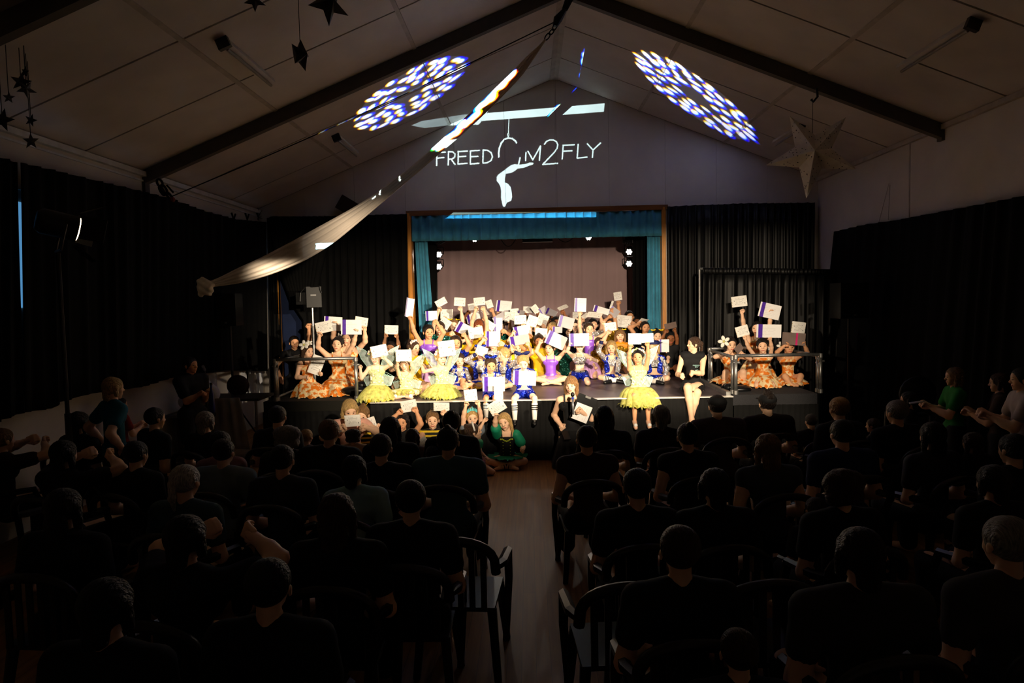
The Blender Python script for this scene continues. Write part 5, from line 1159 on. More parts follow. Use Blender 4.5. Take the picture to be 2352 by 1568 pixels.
# ---- presenter kneeling on the floor with a microphone
p = build_person('presenter in black dress kneeling in front of the stage, speaking into a microphone', fl(P(1312, 900, 8.5), 0), 1.56, -6, 'kneelup', (-10,-2,0), 'fair', ('fringe','sandy'), (P(1299,992,8.42), P(1320,934,8.2)), adult=True, build=.82, vox=.0125, elbow=((-.4,-.6,-.4),(.7,-.2,-.9)))
bodice(p, BLKC, -.1, .93, 'dress_top', .014); skirt(p, BLKC, .12, (-.02,.01), .27, .30, name='long_skirt', n=6, amp=.05)
presenter = p
def mic(a, b, label):
    a, b = np.asarray(a), np.asarray(b); d = _n(b-a); o = empty('microphone', a, label, 'microphone')
    MB().tube([a, a+d*.09, b-d*.05], [.011,.012,.017], 10).obj('handle', mat('silver_microphone_body', '#b9bcc4', .3, metal=.7), o, smooth=True)
    MB().tube([b-d*.075, b-d*.05], .0185, 10).obj('ring', mat('blue_microphone_ring', '#2b3fb0', .4), o)
    MB().ell(b-d*.02, (.025,.025,.03), None, 12, 8).obj('grille', BLK, o, smooth=True)
mic(P(1317,952,8.12), P(1315,902,8.15), 'silver handheld microphone at the mouth of the presenter')
c = P(1300, 1000, 8.3); top('phone', MB().box(c, (.08,.14,.012), (_n((1,.2,0)), _n((-.2,.7,.5)), _n(np.cross((1,.2,0), (-.2,.7,.5))))), BLKP, 'black phone in the lowered hand of the presenter', 'phone')
c = P(1340, 938, 8.28); ax = [_n(q) for q in ((1,.1,-.42), (.36,-.1,1), (.1,-1,-.05))]; ax[1] = _n(np.cross(ax[2], ax[0]))
o = empty('clipboard', c, 'black clipboard with white papers under the arm of the presenter', 'clipboard')
MB().box(c, (.24,.33,.006), ax).obj('board', BLKP, o); MB().box(c+ax[1]*.15+ax[2]*.008, (.07,.025,.012), ax).obj('clip', STEEL, o)
MB().box(c-ax[1]*.055+ax[2]*.006, (.20,.21,.004), ax).obj('paper', SHEET, o)
# ---- adults and children on the floor before the stage
paper('l1', 810, 966, 7.62, 38, 27, -2, 'c', 'shaded certificate held by the blond woman on the floor', group='certificates held on the floor')
p = kid('woman with long blond hair sitting on the floor, looking down', 803, 938, 7.9, L=('l1',-.8,-.9), Rr=('l1',.8,-1), pose='kneel', floor=0, hair=('long','blond'), group=GL, head=(15,-24,0), yaw=10); shirt(p, mat('pale_pink_vest', '#d8a08c', .7), .2)
BEE = mat('bee_stripes', '#161412', .7)
def bee_mat():
    nt = BEE.node_tree; nd = nt.nodes; tc = nd.new('ShaderNodeTexCoord'); sp = nd.new('ShaderNodeSeparateXYZ'); nt.links.new(tc.outputs['Object'], sp.inputs[0])
    m1 = nd.new('ShaderNodeMath'); m1.operation = 'MULTIPLY'; m1.inputs[1].default_value = 18; nt.links.new(sp.outputs[2], m1.inputs[0])
    m2 = nd.new('ShaderNodeMath'); m2.operation = 'FRACT'; nt.links.new(m1.outputs[0], m2.inputs[0]); m3 = nd.new('ShaderNodeMath'); m3.operation = 'GREATER_THAN'; m3.inputs[1].default_value = .58; nt.links.new(m2.outputs[0], m3.inputs[0])
    mx = nd.new('ShaderNodeMixRGB'); nt.links.new(m3.outputs[0], mx.inputs[0]); mx.inputs[1].default_value = (.008,.007,.006,1); mx.inputs[2].default_value = (.75,.52,.02,1); nt.links.new(mx.outputs[0], nd['Principled BSDF'].inputs['Base Color'])
bee_mat()
def bee(p, ant=True):
    shirt(p, BEE, .1, -.1, 'striped_top'); skirt(p, BLKC, .1, (.05,.03), .2*p.H, .18*p.H)
    for sg in (-1, 1):
        mb = MB(); a = tpt(p,.8)+p.ts*sg*.06*p.H-p.tf*.08*p.H; mb.ell(a+p.ts*sg*.1*p.H, (.1*p.H,.006,.06*p.H), (p.ts,p.tf,p.tdir), 12, 6); obj('wing', mb.mesh('wing', YEL, True), p.root)
        if ant:
            mb = MB(); q = hp(p, sg*.35, .1, 1.0); e = hp(p, sg*.9, .2, 1.75); mb.tube([q, e], .004, 5).ell(e, .022, None, 10, 7); obj('antenna', mb.mesh('antenna', YEL, True), p.root)
paper('l2', 847, 972, 8.12, 34, 25, -16, 'c', 'certificate held by the bee child beside the blond woman', group='certificates held on the floor')
p = kid('bee costume child with bobble antennae beside the blond woman', 834, 953, 8.45, L=('l2',-.7,-1), Rr=('l2',.9,-.7), pose='cross', floor=0, hair=('bun','sandy'), group=GL, head=(0,-10,0)); bee(p)
paper('l3', 939, 932, 8.4, 37, 27, -8, 'c', 'certificate held over the head of the child behind the long-haired woman', group='certificates held on the floor')
p = kid('child raising a certificate behind the long-haired woman', 924, 969, 8.5, L=('l3',-1.05,-.3), Rr=('l3',1.0,.1), pose='cross', floor=0, hair=('bob','dark'), group=GL, skin='tan'); plaintop(p, BLKC)
paper('l4', 1014, 934, 8.35, 37, 19, 2, 'c', 'certificate raised by the bee child in the middle of the floor', group='certificates held on the floor'); paper('l5', 972, 1018, 7.9, 26, 24, -35, 'c', 'certificate lying low in front of the middle bee child', group='certificates held on the floor')
p = kid('bee costume child in the middle of the floor, one hand up', 994, 965, 8.5, L=('l5',.4,.6), Rr=('l4',.0,-1), pose='cross', floor=0, hair=('bun','sandy'), group=GL, head=(8,0,0)); bee(p, False)
paper('l6', 1081, 907, 8.5, 30, 26, -5, 'c', 'certificate held high by the child with the blue tiara', group='certificates held on the floor')
p = kid('child with a pale blue tiara raising both arms on the floor', 1084, 960, 8.6, L=('l6',-.95,-1), Rr=('l6',1.3,-.9), pose='kneel', floor=0, hair=('bun','blond'), group=GL, head=(14,0,0)); plaintop(p, mat('grey_sequin_top', '#6f7780', .5), LILAC)
mb = MB()
for i in range(7):
    t = R(30+20*i); a = hp(p, .62*math.cos(t), .35, .55+.42*math.sin(t)); mb.tube([a, a+p.hu*.045*(1.2 if i == 3 else .9)], [.012,.003], 5)
obj('tiara', mb.mesh('tiara', mat('aqua_tiara', '#58c7c9', .4)), p.root)
paper('l7', 1141, 934, 8.35, 39, 29, -30, 'c', 'grey-shaded certificate tilted above the girl in green', group='certificates held on the floor'); paper('l8', 1145, 899, 8.6, 21, 37, 1, 'c', 'narrow certificate hanging in front of the seated girl with the bow', group='certificates held on the floor')
GRD = mat('emerald_tulle', '#0f7f5c', .6, vary=.2, scale=12)
p = kid('girl in black bodice and emerald tutu sitting cross-legged on the floor', 1163, 968, 8.62, L=('l7',-.55,-.8), Rr=(1197,1040,8.42), pose='cross', floor=0, hair=('long','blond'), group=GL, head=(-12,-4,-12), H=1.15, skin='fair')
bodice(p, BLKC, 0, .9, 'bodice', .012); skirt(p, GRD, .16, (.08,.14), .25, .2, n=13, amp=.09, name='tutu')
for (S, E, W, T) in p.fore: garment(p, 'sleeve', [cap(S, S+(E-S)*.6, .045*p.H, .05*p.H)], GRD, .012)
mb = MB()
for i in range(9): mb.ell(tpt(p,.78)+p.ts*(i-4)*.016*p.H+p.tf*.062*p.H-p.tdir*.012*p.H*math.cos((i-4)*.9), .011, None, 6, 4)
for sg in (-1, 1):
    for i in range(5): mb.ell(tpt(p,.7-.12*i)+p.ts*sg*.04*p.H+p.tf*.066*p.H, .006, None, 6, 4)
obj('embroidery', mb.mesh('embroidery', mat('lime_embroidery', '#b7c63a', .6), True), p.root)
for h, K, A, T in p.legs: limb_tube(p, 'sock', K+(A-K)*.7, A+(T-A)*.1, .032*p.H, .028*p.H, [mat('cream_leg_wrap','#cdb89a',.8), BLKC], ((.3,.4),(.6,.7)))
p = kid('child with white headband looking up from the floor beside the green tutu', 1093, 992, 8.15, L=(1122,948,8.3), Rr=None, pose='kneel', floor=0, hair=('bun','brown'), group=GL, yaw=60, head=(40,14,0)); plaintop(p, GRD)
mb = MB(); mb.tube([hp(p, .86*math.cos(R(t)), .1, .3+.86*math.sin(R(t))) for t in range(0,181,15)], .012, 6); obj('headband', mb.mesh('headband', WHT, True), p.root)
# ---- woman standing by the left wall
p = build_person('woman in black T-shirt standing by the left wall, looking at the stage', fl(P(440, 900, 8.35), 0), 1.52, 62, 'stand', (12,4,0), 'tan', ('bun','dark'), (P(476,895,8.15), P(482,888,8.3)), adult=True, build=.95, elbow=((-.3,-.8,-.6),(.3,-.8,-.6)))
shirt(p, BLKC, .62, -.15, 'tshirt', .018); trousers(p, BLKC, .42, 'shorts')
c = P(485, 890, 8.2)+np.array([0,0,.03])
o = empty('bottle', c-np.array([0,0,.34]), 'blue water bottle in the hand of the woman by the left wall', 'bottle')
MB().tube([c-np.array([0,0,.34]), c-np.array([0,0,.3]), c-np.array([0,0,.12]), c-np.array([0,0,.05]), c], [.032,.036,.03,.014,.012], 12).obj('body', mat('blue_bottle_plastic', '#1b2a78', .3), o, smooth=True)
MB().tube([c, c+np.array([0,0,.03])], .016, 10).obj('cap', BLKP, o)
# ---------------------------------------------------------------- rigging: silk, chain, rope
CHAINM = mat('dark_steel_chain', '#1a1a1c', .4, metal=.6); SILK = mat('white_aerial_silk', '#cdc0b2', .65, vary=.06, scale=3, sheen=.2); ROPEM = mat('black_rope', '#141210', .8)
YR = 8.5; YK = 7.45
ch = empty('rigging_chain', P(1308, 8, YR), 'dark chain and slings hanging from the roof apex above the silk', 'chain')
MB().tube([P(1310,-8,YR), P(1297,22,YR)], [.05,.035], 8).obj('sling', ROPEM, ch); MB().tube([P(1296,24,YR), P(1281,44,YR), P(1275,60,YR)], [.03,.055,.03], 8).obj('pulley', CHAINM, ch)
def link(a, b, w, r, nrm):
    a, b = np.asarray(a), np.asarray(b); d = _n(b-a); s = _n(np.cross(d, nrm)); L = np.linalg.norm(b-a)/2; c = (a+b)/2
    return MB().tube([c+d*L*math.cos(t)+s*w*math.sin(t) for t in np.linspace(0, 2*math.pi, 14, endpoint=False)], r, 6, closed=True)
for (u0, v0, u1, v1, nn) in ((1279,53,1270,70,(0,1,0)),(1272,67,1262,80,(.7,.3,.7)),(1263,76,1252,92,(0,1,0))): link(P(u0,v0,YR), P(u1,v1,YR), .022, .008, np.array(nn, float)).obj('link', CHAINM, ch, smooth=True)
path = [(1252,92,.012,.012),(1240,108,.02,.02),(1215,136,.045,.03),(1190,168,.06,.035),(1130,228,.066,.035),(1060,295,.062,.035),(1000,348,.052,.035),(940,400,.05,.035),(880,448,.06,.04),(820,492,.085,.045),(750,540,.125,.055),(680,580,.13,.06),(610,612,.11,.055),(550,633,.085,.05),(510,646,.05,.04),(486,652,.035,.03)]
pts = np.array([P(u,v,YR-1.05*(i/15)**.9) for i,(u,v,a,b) in enumerate(path)]); tt = np.linspace(0,15,76)
C3 = np.stack([np.interp(tt, range(16), pts[:,k]) for k in range(3)],1); wa = np.interp(tt, range(16), [q[2] for q in path]); wbb = np.interp(tt, range(16), [q[3] for q in path])
for _ in range(4): C3[1:-1] = (C3[:-2]+2*C3[1:-1]+C3[2:])/4; wa[1:-1] = (wa[:-2]+2*wa[1:-1]+wa[2:])/4
G = []
for i in range(76):
    d = _n(C3[min(i+1,75)]-C3[max(i-1,0)]); n = np.array([0,-1.,0]); n = _n(n-n.dot(d)*d); s = np.cross(d, n); row = []
    for j in range(60):
        t = 2*math.pi*j/60; f = 1+.16*math.sin(11*t+.02*i)+.10*math.sin(23*t+1+.03*i)
        row.append(C3[i]+s*wa[i]*math.cos(t)*(1+.02*math.sin(7*t))+n*wbb[i]*math.sin(t)*f)
    G.append(row)
sk = empty('aerial_silk', C3[-1], 'white aerial silk slung from the roof apex down to the left', 'silk')
MB().grid(np.array(G), closed=True).obj('cloth', SILK, sk, smooth=True)
V, F = field_mesh([cap(P(486,652,YK), P(478,657,YK), .035, .05), cap(P(477,655,YK-.05), P(478,668,YK+.03), .045, .05), cap(P(466,650,YK), P(464,664,YK), .06, .055), cap(P(470,668,YK), P(464,676,YK), .05, .03)], .012, .02, noise=lambda x,y,z: .012*np.sin(55*x+20*z)*np.sin(60*z+13*y))
obj('knot', mdata('knot', V-np.asarray(sk.location), F, [SILK], None, True), sk)
mb = MB(); a, b = P(1271,52,YR), P(392,452,YR); mb.tube([a*(1-t)+b*t-np.array([0,0,.05*math.sin(math.pi*t)]) for t in np.linspace(0,1,14)], .007, 6)
top('rope', mb, ROPEM, 'thin black rope running from the roof apex to the left wall', 'rope')
mb = MB(); a, b = P(392,462,YR), P(470,655,YR); 
wm = empty('wall_block', P(372, 430, 8.55), 'black pulley block and slings at the left end of the rafter', 'pulley')
for (u0,v0,u1,v1,w) in ((362,412,372,428,.035),(371,425,383,446,.03),(366,428,378,448,.022),(382,442,396,458,.02)): link(P(u0,v0,YR), P(u1,v1,YR), w, .016, np.array([.2,1,.1])).obj('shackle', CHAINM, wm, smooth=True)
MB().tube([P(383,425,YR), P(398,442,YR)], .012).obj('pin', CHAINM, wm); MB().ell(P(396,458,YR), .035, None, 8, 6).obj('red_hook', mat('red_hook', '#6a1c12', .4), wm)
# ---------------------------------------------------------------- stars
def star(c, r, depth, rotz, tilt, m, label, inner=.42, name='paper_star', cordlen=None):
    c = np.asarray(c, float); o = empty(name, c, label, 'star', 'hanging paper stars'); mb = MB(); V = []
    Rm = np.array(Matrix.Rotation(R(rotz), 3, 'Z') @ Matrix.Rotation(R(tilt), 3, 'Y'))
    for i in range(10):
        t = math.pi*i/5+math.pi/2; q = r if i % 2 == 0 else r*inner; V.append(Rm @ np.array([q*math.cos(t), 0, q*math.sin(t)]))
    V += [Rm @ np.array([0,-depth,0]), Rm @ np.array([0,depth,0])]
    mb.add([v+c for v in V], [(i, (i+1) % 10, 10) for i in range(10)]+[((i+1) % 10, i, 11) for i in range(10)]); mb.obj('star', m, o)
    ru = roof_z(c[0]); MB().tube([c+np.array([0,0,r*.3]), np.array([c[0], c[1], ru if cordlen is None else c[2]+cordlen])], .003, 5).obj('cord', BLK, o)
    return o
STARW = mat('white_punched_paper', '#e8e2d8', .8)
def holes(m):
    nt = m.node_tree; nd = nt.nodes; b = nd['Principled BSDF']; tc = nd.new('ShaderNodeTexCoord'); vo = nd.new('ShaderNodeTexVoronoi'); vo.inputs['Scale'].default_value = 26; nt.links.new(tc.outputs['Object'], vo.inputs['Vector'])
    l = nd.new('ShaderNodeMath'); l.operation = 'LESS_THAN'; l.inputs[1].default_value = .19; nt.links.new(vo.outputs['Distance'], l.inputs[0]); mx = nd.new('ShaderNodeMixRGB'); nt.links.new(l.outputs[0], mx.inputs[0])
    rp = [q for q in nd if q.type == 'VALTORGB'][0]; nt.links.new(rp.outputs[0], mx.inputs[1]); mx.inputs[2].default_value = (.01,.008,.006,1); nt.links.new(mx.outputs[0], b.inputs['Base Color'])
holes(STARW)
star(P(1866,352,8.45), .54, .18, -14, 187, STARW, 'big white punched paper star hanging at upper right', .40, cordlen=P(1866,226,8.45)[2]-P(1866,352,8.45)[2])
SG = mat('dark_foil_star', '#38363a', .5, metal=.1); SB = mat('silver_foil_star', '#5d5b5e', .45, metal=.2)
for (u, v, Y, r, d, rz, ti, m, lb) in ((48,188,5.4,.10,.03,15,10,SG,'upper dark foil star of the left cluster'), (60,205,5.4,.09,.03,40,30,SB,'foil star with a coloured glint in the left cluster'), (58,165,5.4,.06,.02,-20,15,SG,'smallest foil star at the top of the left cluster'), (20,224,5.3,.06,.02,10,5,SB,'small foil star left of the cluster'),
    (5,275,5.0,.11,.03,10,15,SG,'dark foil star cut by the left edge of the picture'), (71,276,5.6,.07,.02,0,20,SG,'small dark foil star below the left cluster'), (71,324,5.5,.085,.02,5,0,SB,'grey foil star hanging in front of the pale cornice'),
    (690,126,6.0,.17,.07,75,5,SG,'dark star seen edge-on beside the roof strip at upper left'), (754,8,4.2,.17,.08,40,180,SG,'large dark star tip at the top edge of the picture'), (585,2,5.0,.10,.04,20,180,SG,'small dark star tip at the top left edge')):
    star(P(u,v,Y), r*.8, d, rz, ti, m, lb)
# ---------------------------------------------------------------- stage lamps
LENS = mat('lit_led_lens', (1,.93,.86), .3, emit=7)
def par(u, v, Y, label, lit=True, size=.072, aim=(0,-1,-.25), watt=14):
    c = P(u, v, Y); o = empty('stage_lamp', c, label, 'stage lamp', 'LED lamps round the stage'); d = _n(aim); x = _n(np.cross(d, (0,0,1))); y = np.cross(x, d)
    MB().tube([c-d*.14, c-d*.12, c+d*.01], [size*.7, size*1.1, size*1.15], 14).obj('can', BLK, o)
    MB().tube([c+x*(size*1.3), c+x*(size*1.3)+np.array([0,.02,.14]), c-x*(size*1.3)+np.array([0,.02,.14]), c-x*(size*1.3)], .012, 6).obj('yoke', BLK, o)
    for k in range(7):
        q = c+d*.012 if k == 0 else c+d*.012+(x*math.cos(k*1.0472)+y*math.sin(k*1.0472))*size*.62
        MB().ell(q, (size*.27,size*.27,size*.12), (x,y,d), 10, 6).obj('lens', LENS if lit else BLKP, o, smooth=True)
    if lit: spot('stage_lamp_beam', c+d*.06, c+d*5, watt, 75, .8, .05, (1,.9,.78))
par(1008,584,14.0,'upper lit LED lamp at the left of the backdrop',aim=(.35,-1,-.4)); par(1008,612,14.0,'lower lit LED lamp at the left of the backdrop',aim=(.35,-1,-.35))
par(1445,578,14.0,'upper lit LED lamp at the right of the backdrop',aim=(-.3,-1,-.4)); par(1445,605,14.0,'lower lit LED lamp at the right of the backdrop',aim=(-.3,-1,-.35))
par(1090,549,13.0,'lit LED lamp under the valance left of centre',size=.06,aim=(0,-1,-.5),watt=30); par(1352,545,13.0,'lit LED lamp under the valance right of centre',size=.06,aim=(0,-1,-.5),watt=30)
par(1442,558,12.9,'dark unlit lamp under the valance at the right',False,.07,(-.3,-.6,-1)); par(1010,556,12.9,'dark unlit lamp under the valance at the left',False,.07,(.3,-.6,-1))
top('lighting_bar', MB().tube([P(1000,541,13.0), P(1460,535,13.0)], .025, 8), BLK, 'black lighting bar behind the valance', 'bar')
for u, s in ((1000,'left'),(1455,'right')): top('lamp_pole', MB().tube([fl(P(u,600,14.15),ZS), P(u,545,14.15)], .024, 8).tube([P(u,586,14.15), P(u+(9 if s == 'left' else -9),584,14.1)], .014, 6).tube([P(u,614,14.15), P(u+(9 if s == 'left' else -9),612,14.1)], .014, 6), BLK, 'black upright pole carrying the %s pair of lit lamps' % s, 'pole')
a = P(1200,553,12.85); b = P(1269,551,12.85); o = empty('projector_box', (a+b)/2, 'flat black box hanging under the middle of the valance', 'box'); MB().box((a+b)/2, (b[0]-a[0], .12, .07)).obj('case', BLK, o)
for q in (a, b): MB().box(q+np.array([.0,.1,.08]), (.02,.22,.12)).obj('bracket', BLK, o)
for k, (u0, u1, vv, s) in enumerate(((1145,1190,549,14),(1275,1322,549,4))):
    A, B = P(u0,540,13.0), P(u1,539,13.0); s = s+12; mb = MB(); mb.tube([A*(1-t)+B*t-np.array([0,0,s/120*math.sin(math.pi*t)]) for t in np.linspace(0,1,9)], .007, 5); top('cable', mb, BLK, ['looped black cable left of the box under the valance', 'nearly straight black cable right of the box under the valance'][k], 'cable')
# lantern on a tall stand at the left
c = LANTERN-np.array([.12,.12,0])*.6; d = _n(np.array([.1,9.7,1.6])-c); x = _n(np.cross(d,(0,0,1))); y = np.cross(x,d)
o = empty('fresnel_lantern', c, 'fresnel lantern with open barn doors on the tall stand at the left', 'stage lamp')
MB().tube([c-d*.3, c-d*.26, c-d*.02, c], [.08,.11,.11,.125], 14).obj('housing', BLK, o, smooth=True)
MB().tube([c+d*.0, c+d*.012], .10, 16).obj('lens', mat('warm_lantern_lens', (1,.75,.45), .3, emit=6), o)
for (e, f, L) in ((x, y, 1), (-x, y, 1), (y, x, 1), (-y, x, 1)): MB().box(c+e*.15+d*.09+e*.05, (.005,.2,.2), (_n(e*.8-d*.5)*-1, f, _n(d*.8+e*.5))).obj('barn_door', mat('shiny_barn_door', '#23221f', .25, metal=.6), o)
MB().tube([c+x*.15-d*.1, c+x*.15-d*.1-y*.22, c-x*.15-d*.1-y*.22, c-x*.15-d*.1], .012, 6).obj('yoke', BLK, o)
q = c-d*.1-y*.24; o = empty('lighting_stand', fl(q), 'tall thin black lighting stand at the left', 'stand')
MB().tube([q, fl(q,.5)], .018, 8).obj('pole', BLK, o); MB().tube([fl(q,1.2), fl(q,.35)], .026, 8).obj('sleeve', BLK, o)
for t in (.5, 2.6, 4.7): MB().tube([fl(q,.75), fl(q,.02)+np.array([.5*math.cos(t),.5*math.sin(t),0])], .013, 6).obj('leg', BLK, o)
# lamp head on a stand behind the left girls
c = P(722, 682, 11.3); o = empty('floodlight', c, 'black floodlight with a bent yoke above the raised arm at left', 'stage lamp')
MB().box(c, (.24,.2,.34), (_n((1,.25,0)),_n((-.25,1,0)),(0,0,1))).obj('housing', BLK, o); MB().box(c+np.array([-.2,.05,-.02]), (.2,.16,.2)).obj('back_box', BLK, o); MB().box(c+np.array([.02,-.115,.03]), (.09,.005,.025), (_n((1,.25,0)),_n((-.25,1,0)),(0,0,1))).obj('badge', mat('pale_badge','#9a9a9a',.5), o)
MB().tube([P(689,692,11.2), P(690,672,11.2), P(700,660,11.2), P(733,657,11.2), P(738,672,11.2)], .012, 6).obj('yoke', BLK, o); MB().tube([c-np.array([.04,0,.15]), fl(c-np.array([.04,0,0]), 0)], .02, 8).obj('pole', STEEL, o)
# loudspeakers on stands
def speaker(u, v, Y, w, h, label, slabel, zf=0):
    c = P(u, v, Y); s = Y/FPX; W, Hh = w*s, h*s; o = empty('loudspeaker', c-np.array([0,0,Hh/2]), label, 'loudspeaker')
    MB().box(c, (W, W*.9, Hh)).obj('cabinet', BLKP, o); MB().box(c-np.array([0,W*.46,0]), (W*.92, .01, Hh*.96)).obj('grille', mat('speaker_grille','#0a0a0a',.6), o); MB().box(c-np.array([0,W*.47,Hh*.4]), (.035,.006,.02)).obj('badge', STEEL, o)
    b = c-np.array([0,0,Hh/2]); o = empty('speaker_stand', fl(b), slabel, 'stand'); MB().tube([b-np.array([0,0,.004]), fl(b,.35)], .018, 8).obj('pole', mat('worn_black_pole','#26262a',.35), o)
    for t in (.3, 2.4, 4.5): MB().tube([fl(b,.7), fl(b,.02)+np.array([.4*math.cos(t),.4*math.sin(t),0])], .012, 6).obj('leg', BLK, o)
speaker(527, 711, 10.0, 46, 74, 'black loudspeaker on a stand left of the side door', 'stand under the left loudspeaker')
speaker(1950, 690, 9.6, 62, 80, 'black loudspeaker on a stand beside the drape screen', 'stand under the right loudspeaker')
# small things in front of the left wall
tb = empty('trestle_table', fl(P(540, 950, 9.3)), 'trestle table under a grey cloth by the left wall', 'table'); c = P(535, 912, 9.3); zt_ = c[2]
MB().box(c, (.95,.6,.035)).obj('tabletop', mat('grey_table_top','#3a3634',.4), tb)
for sx in (-.42,.42):
    for sy in (-.25,.25): MB().tube([fl(c)+np.array([sx,sy,0]), c+np.array([sx,sy,-.02])], .018, 6).obj('leg', STEEL, tb)
q = P(515, 915, 8.95); drape('tablecloth', [q+np.array([-.32,0,.0]), q+np.array([.2,0,.01])], [fl(q+np.array([-.36,-.05,0]),.3), fl(q+np.array([.34,-.08,0]),.2)], mat('grey_white_cloth','#8d8a86',.8), 'pale cloth hanging over the table end by the left wall', 'tablecloth', folds=4, amp=.03)
q = P(450, 905, 9.0); V, F = field_mesh([cap(q+np.array([-.15,0,-.1]), q+np.array([.1,0,.08]), .09, .13), cap(q+np.array([0,0,-.12]), q+np.array([.2,0,0]), .12)], .02, .05); o = obj('covered_bundle', mdata('covered_bundle', V-q, F, [mat('white_sheeting','#b9b9be',.8)], None, True), None, q); setp(o, 'bundle under a white sheet behind the standing woman', 'bundle')
top('bundle_table', MB().box(q-np.array([0,0,.26]), (.6,.5,.04)).box(q-np.array([.2,0,.6]), (.05,.4,.66)).box(q-np.array([-.2,0,.6]), (.05,.4,.66)), mat('dull_grey_board','#4d4c4e',.6), 'low grey table under the white sheeted bundle', 'table')
q = P(470, 850, 8.9); o = empty('microphone_stand', fl(q), 'black microphone stand beside the standing woman', 'stand'); MB().tube([fl(q), q], .011, 8).obj('pole', BLK, o); MB().tube([q, q+np.array([.03,-.1,.06])], .02, 8).obj('microphone_head', STEEL, o); MB().tube([fl(q), fl(q,.03)], .13, 16).obj('base', BLK, o)
q = P(545, 885, 9.5); V, F = field_mesh([cap(q, q+np.array([.02,0,0]), .15, .15, (np.array([0,1.,0]), .5))], .02, .02); setp(obj('drum_case', mdata('drum_case', V-q, F, [mat('dark_red_case','#2a0f0d',.6)], None, True), None, q), 'dark red round case standing on the trestle table', 'case')
for k, (u0, v0, u1, v1) in enumerate(((480,862,492,905),(566,850,580,905),(590,858,602,905),(555,846,562,905))):
    a, b = PX(u0, v0, XL+.02), PX(u1, v1, XL+.02); y0, y1 = sorted((a[1], b[1])); z0_, z1_ = sorted((a[2], b[2]))
    wnd = setp(MB().b2(XL, XL+.02, y0, max(y1, y0+.25), z0_, z1_).obj('window_%d' % (k+2), WHITEP, None, (0,0,0)), kind='structure')
# sloped dark board above the left curtain and twigs in the corner
c = P(803, 476, YB-.12); mb = MB(); mb.box(c, (.42,.1,.26), (_n((1,0,-.62)),(0,1,0),_n((.62,0,1)))); top('tilted_speaker', mb, mat('dark_brown_box','#2c1710',.6), 'dark brown box tilted on the wall above the left curtain', 'box')
mb = MB(); q = PX(593, 500, XL+.04)
for i in range(14):
    d = np.array([rng.uniform(-.06,.06), rng.uniform(-.1,.1), rng.uniform(-.12,.26)]); mb.tube([q, q+d*.5, q+d+np.array([.02,0,0])], [.006,.005,.002], 4)
top('twig_bunch', mb, mat('dry_twigs','#1c1712',.9), 'bunch of dry twigs tied in the left corner above the curtains', 'twigs')
for k, u in enumerate((537, 568)):
    q = PX(u, 505, XC); mb = MB(); mb.tube([q, q+np.array([0,-.07,.1])], [.012,.016], 5).tube([q, q+np.array([0,.07,.1])], [.012,.016], 5); top('curtain_tie', mb, BLACKC, ['black tie knotted on the left curtain line', 'black tie knotted nearer the corner on the left curtain line'][k], 'tie')
q = P(1872, 222, 8.5); o = empty('rafter_hook', q, 'black hook clamped under the right rafter above the star', 'hook'); MB().tube([q+np.array([.02,0,.1]), q+np.array([.03,0,0]), q+np.array([-.02,0,-.06]), q+np.array([-.05,0,-.03])], .014, 6).obj('hook', BLK, o)
for k, (u0,v0,u1,v1) in enumerate(((2042,420,2018,512),(2044,425,2040,505))):
    a, b = PX(u0,v0,XRW-.02), PX(u1,v1,XRW-.05); mb = MB(); mb.tube([a,b], .004, 5); top('cord', mb, STRIP, ['pale cord slanting to the top of the right curtain', 'pale cord hanging straight to the top of the right curtain'][k], 'cord')
# lettering on the woman's top
def text_mesh(s, size, m, origin, ax, parent, name='lettering', depth=.001):
    cu = bpy.data.curves.new(name, 'FONT'); cu.body = s; cu.size = size; cu.extrude = depth; cu.align_x = 'CENTER'; cu.materials.append(m)
    t = bpy.data.objects.new(name, cu); C.objects.link(t); dg = bpy.context.evaluated_depsgraph_get(); me = bpy.data.meshes.new_from_object(t.evaluated_get(dg)); bpy.data.objects.remove(t)
    o = obj(name, me, parent); M4 = Matrix.Identity(4)
    for i in range(3): M4[i][0], M4[i][1], M4[i][2], M4[i][3] = ax[0][i], ax[1][i], ax[2][i], origin[i]
    o.matrix_basis = M4; return o
w = woman; c0 = tpt(w,.66)+w.ts*.035*w.H+w.tf*.057*w.H; LT = mat('pale_print','#a9d8d4',.6)
for k in range(2): text_mesh('FREEDOM' if k == 0 else '2FLY', .022, LT, c0+w.tdir*(.02-.022*k), (w.ts, w.tdir, w.tf), w.root)
mb = MB(); q = c0-w.tdir*.04-w.ts*.0; mb.tube([q-w.ts*.02, q+w.ts*.02+w.tdir*.008], [.004,.003], 5).tube([q-w.ts*.005, q-w.tdir*.04, q-w.tdir*.075], [.006,.007,.003], 5); obj('printed_figure', mb.mesh('printed_figure', LT), w.root)
def band_text(p, t, s, grow):
    c = tpt(p, t)+p.tf*(.05*p.H+grow)-p.tdir*.007
    text_mesh(s, .022, WHT, c, (p.ts, p.tdir, p.tf), p.root)
band_text(SILVERGIRL, .54, 'LUNTA LULUN', .016); band_text(SILVERGIRL, .15, 'LUNTA LULUN', .020)
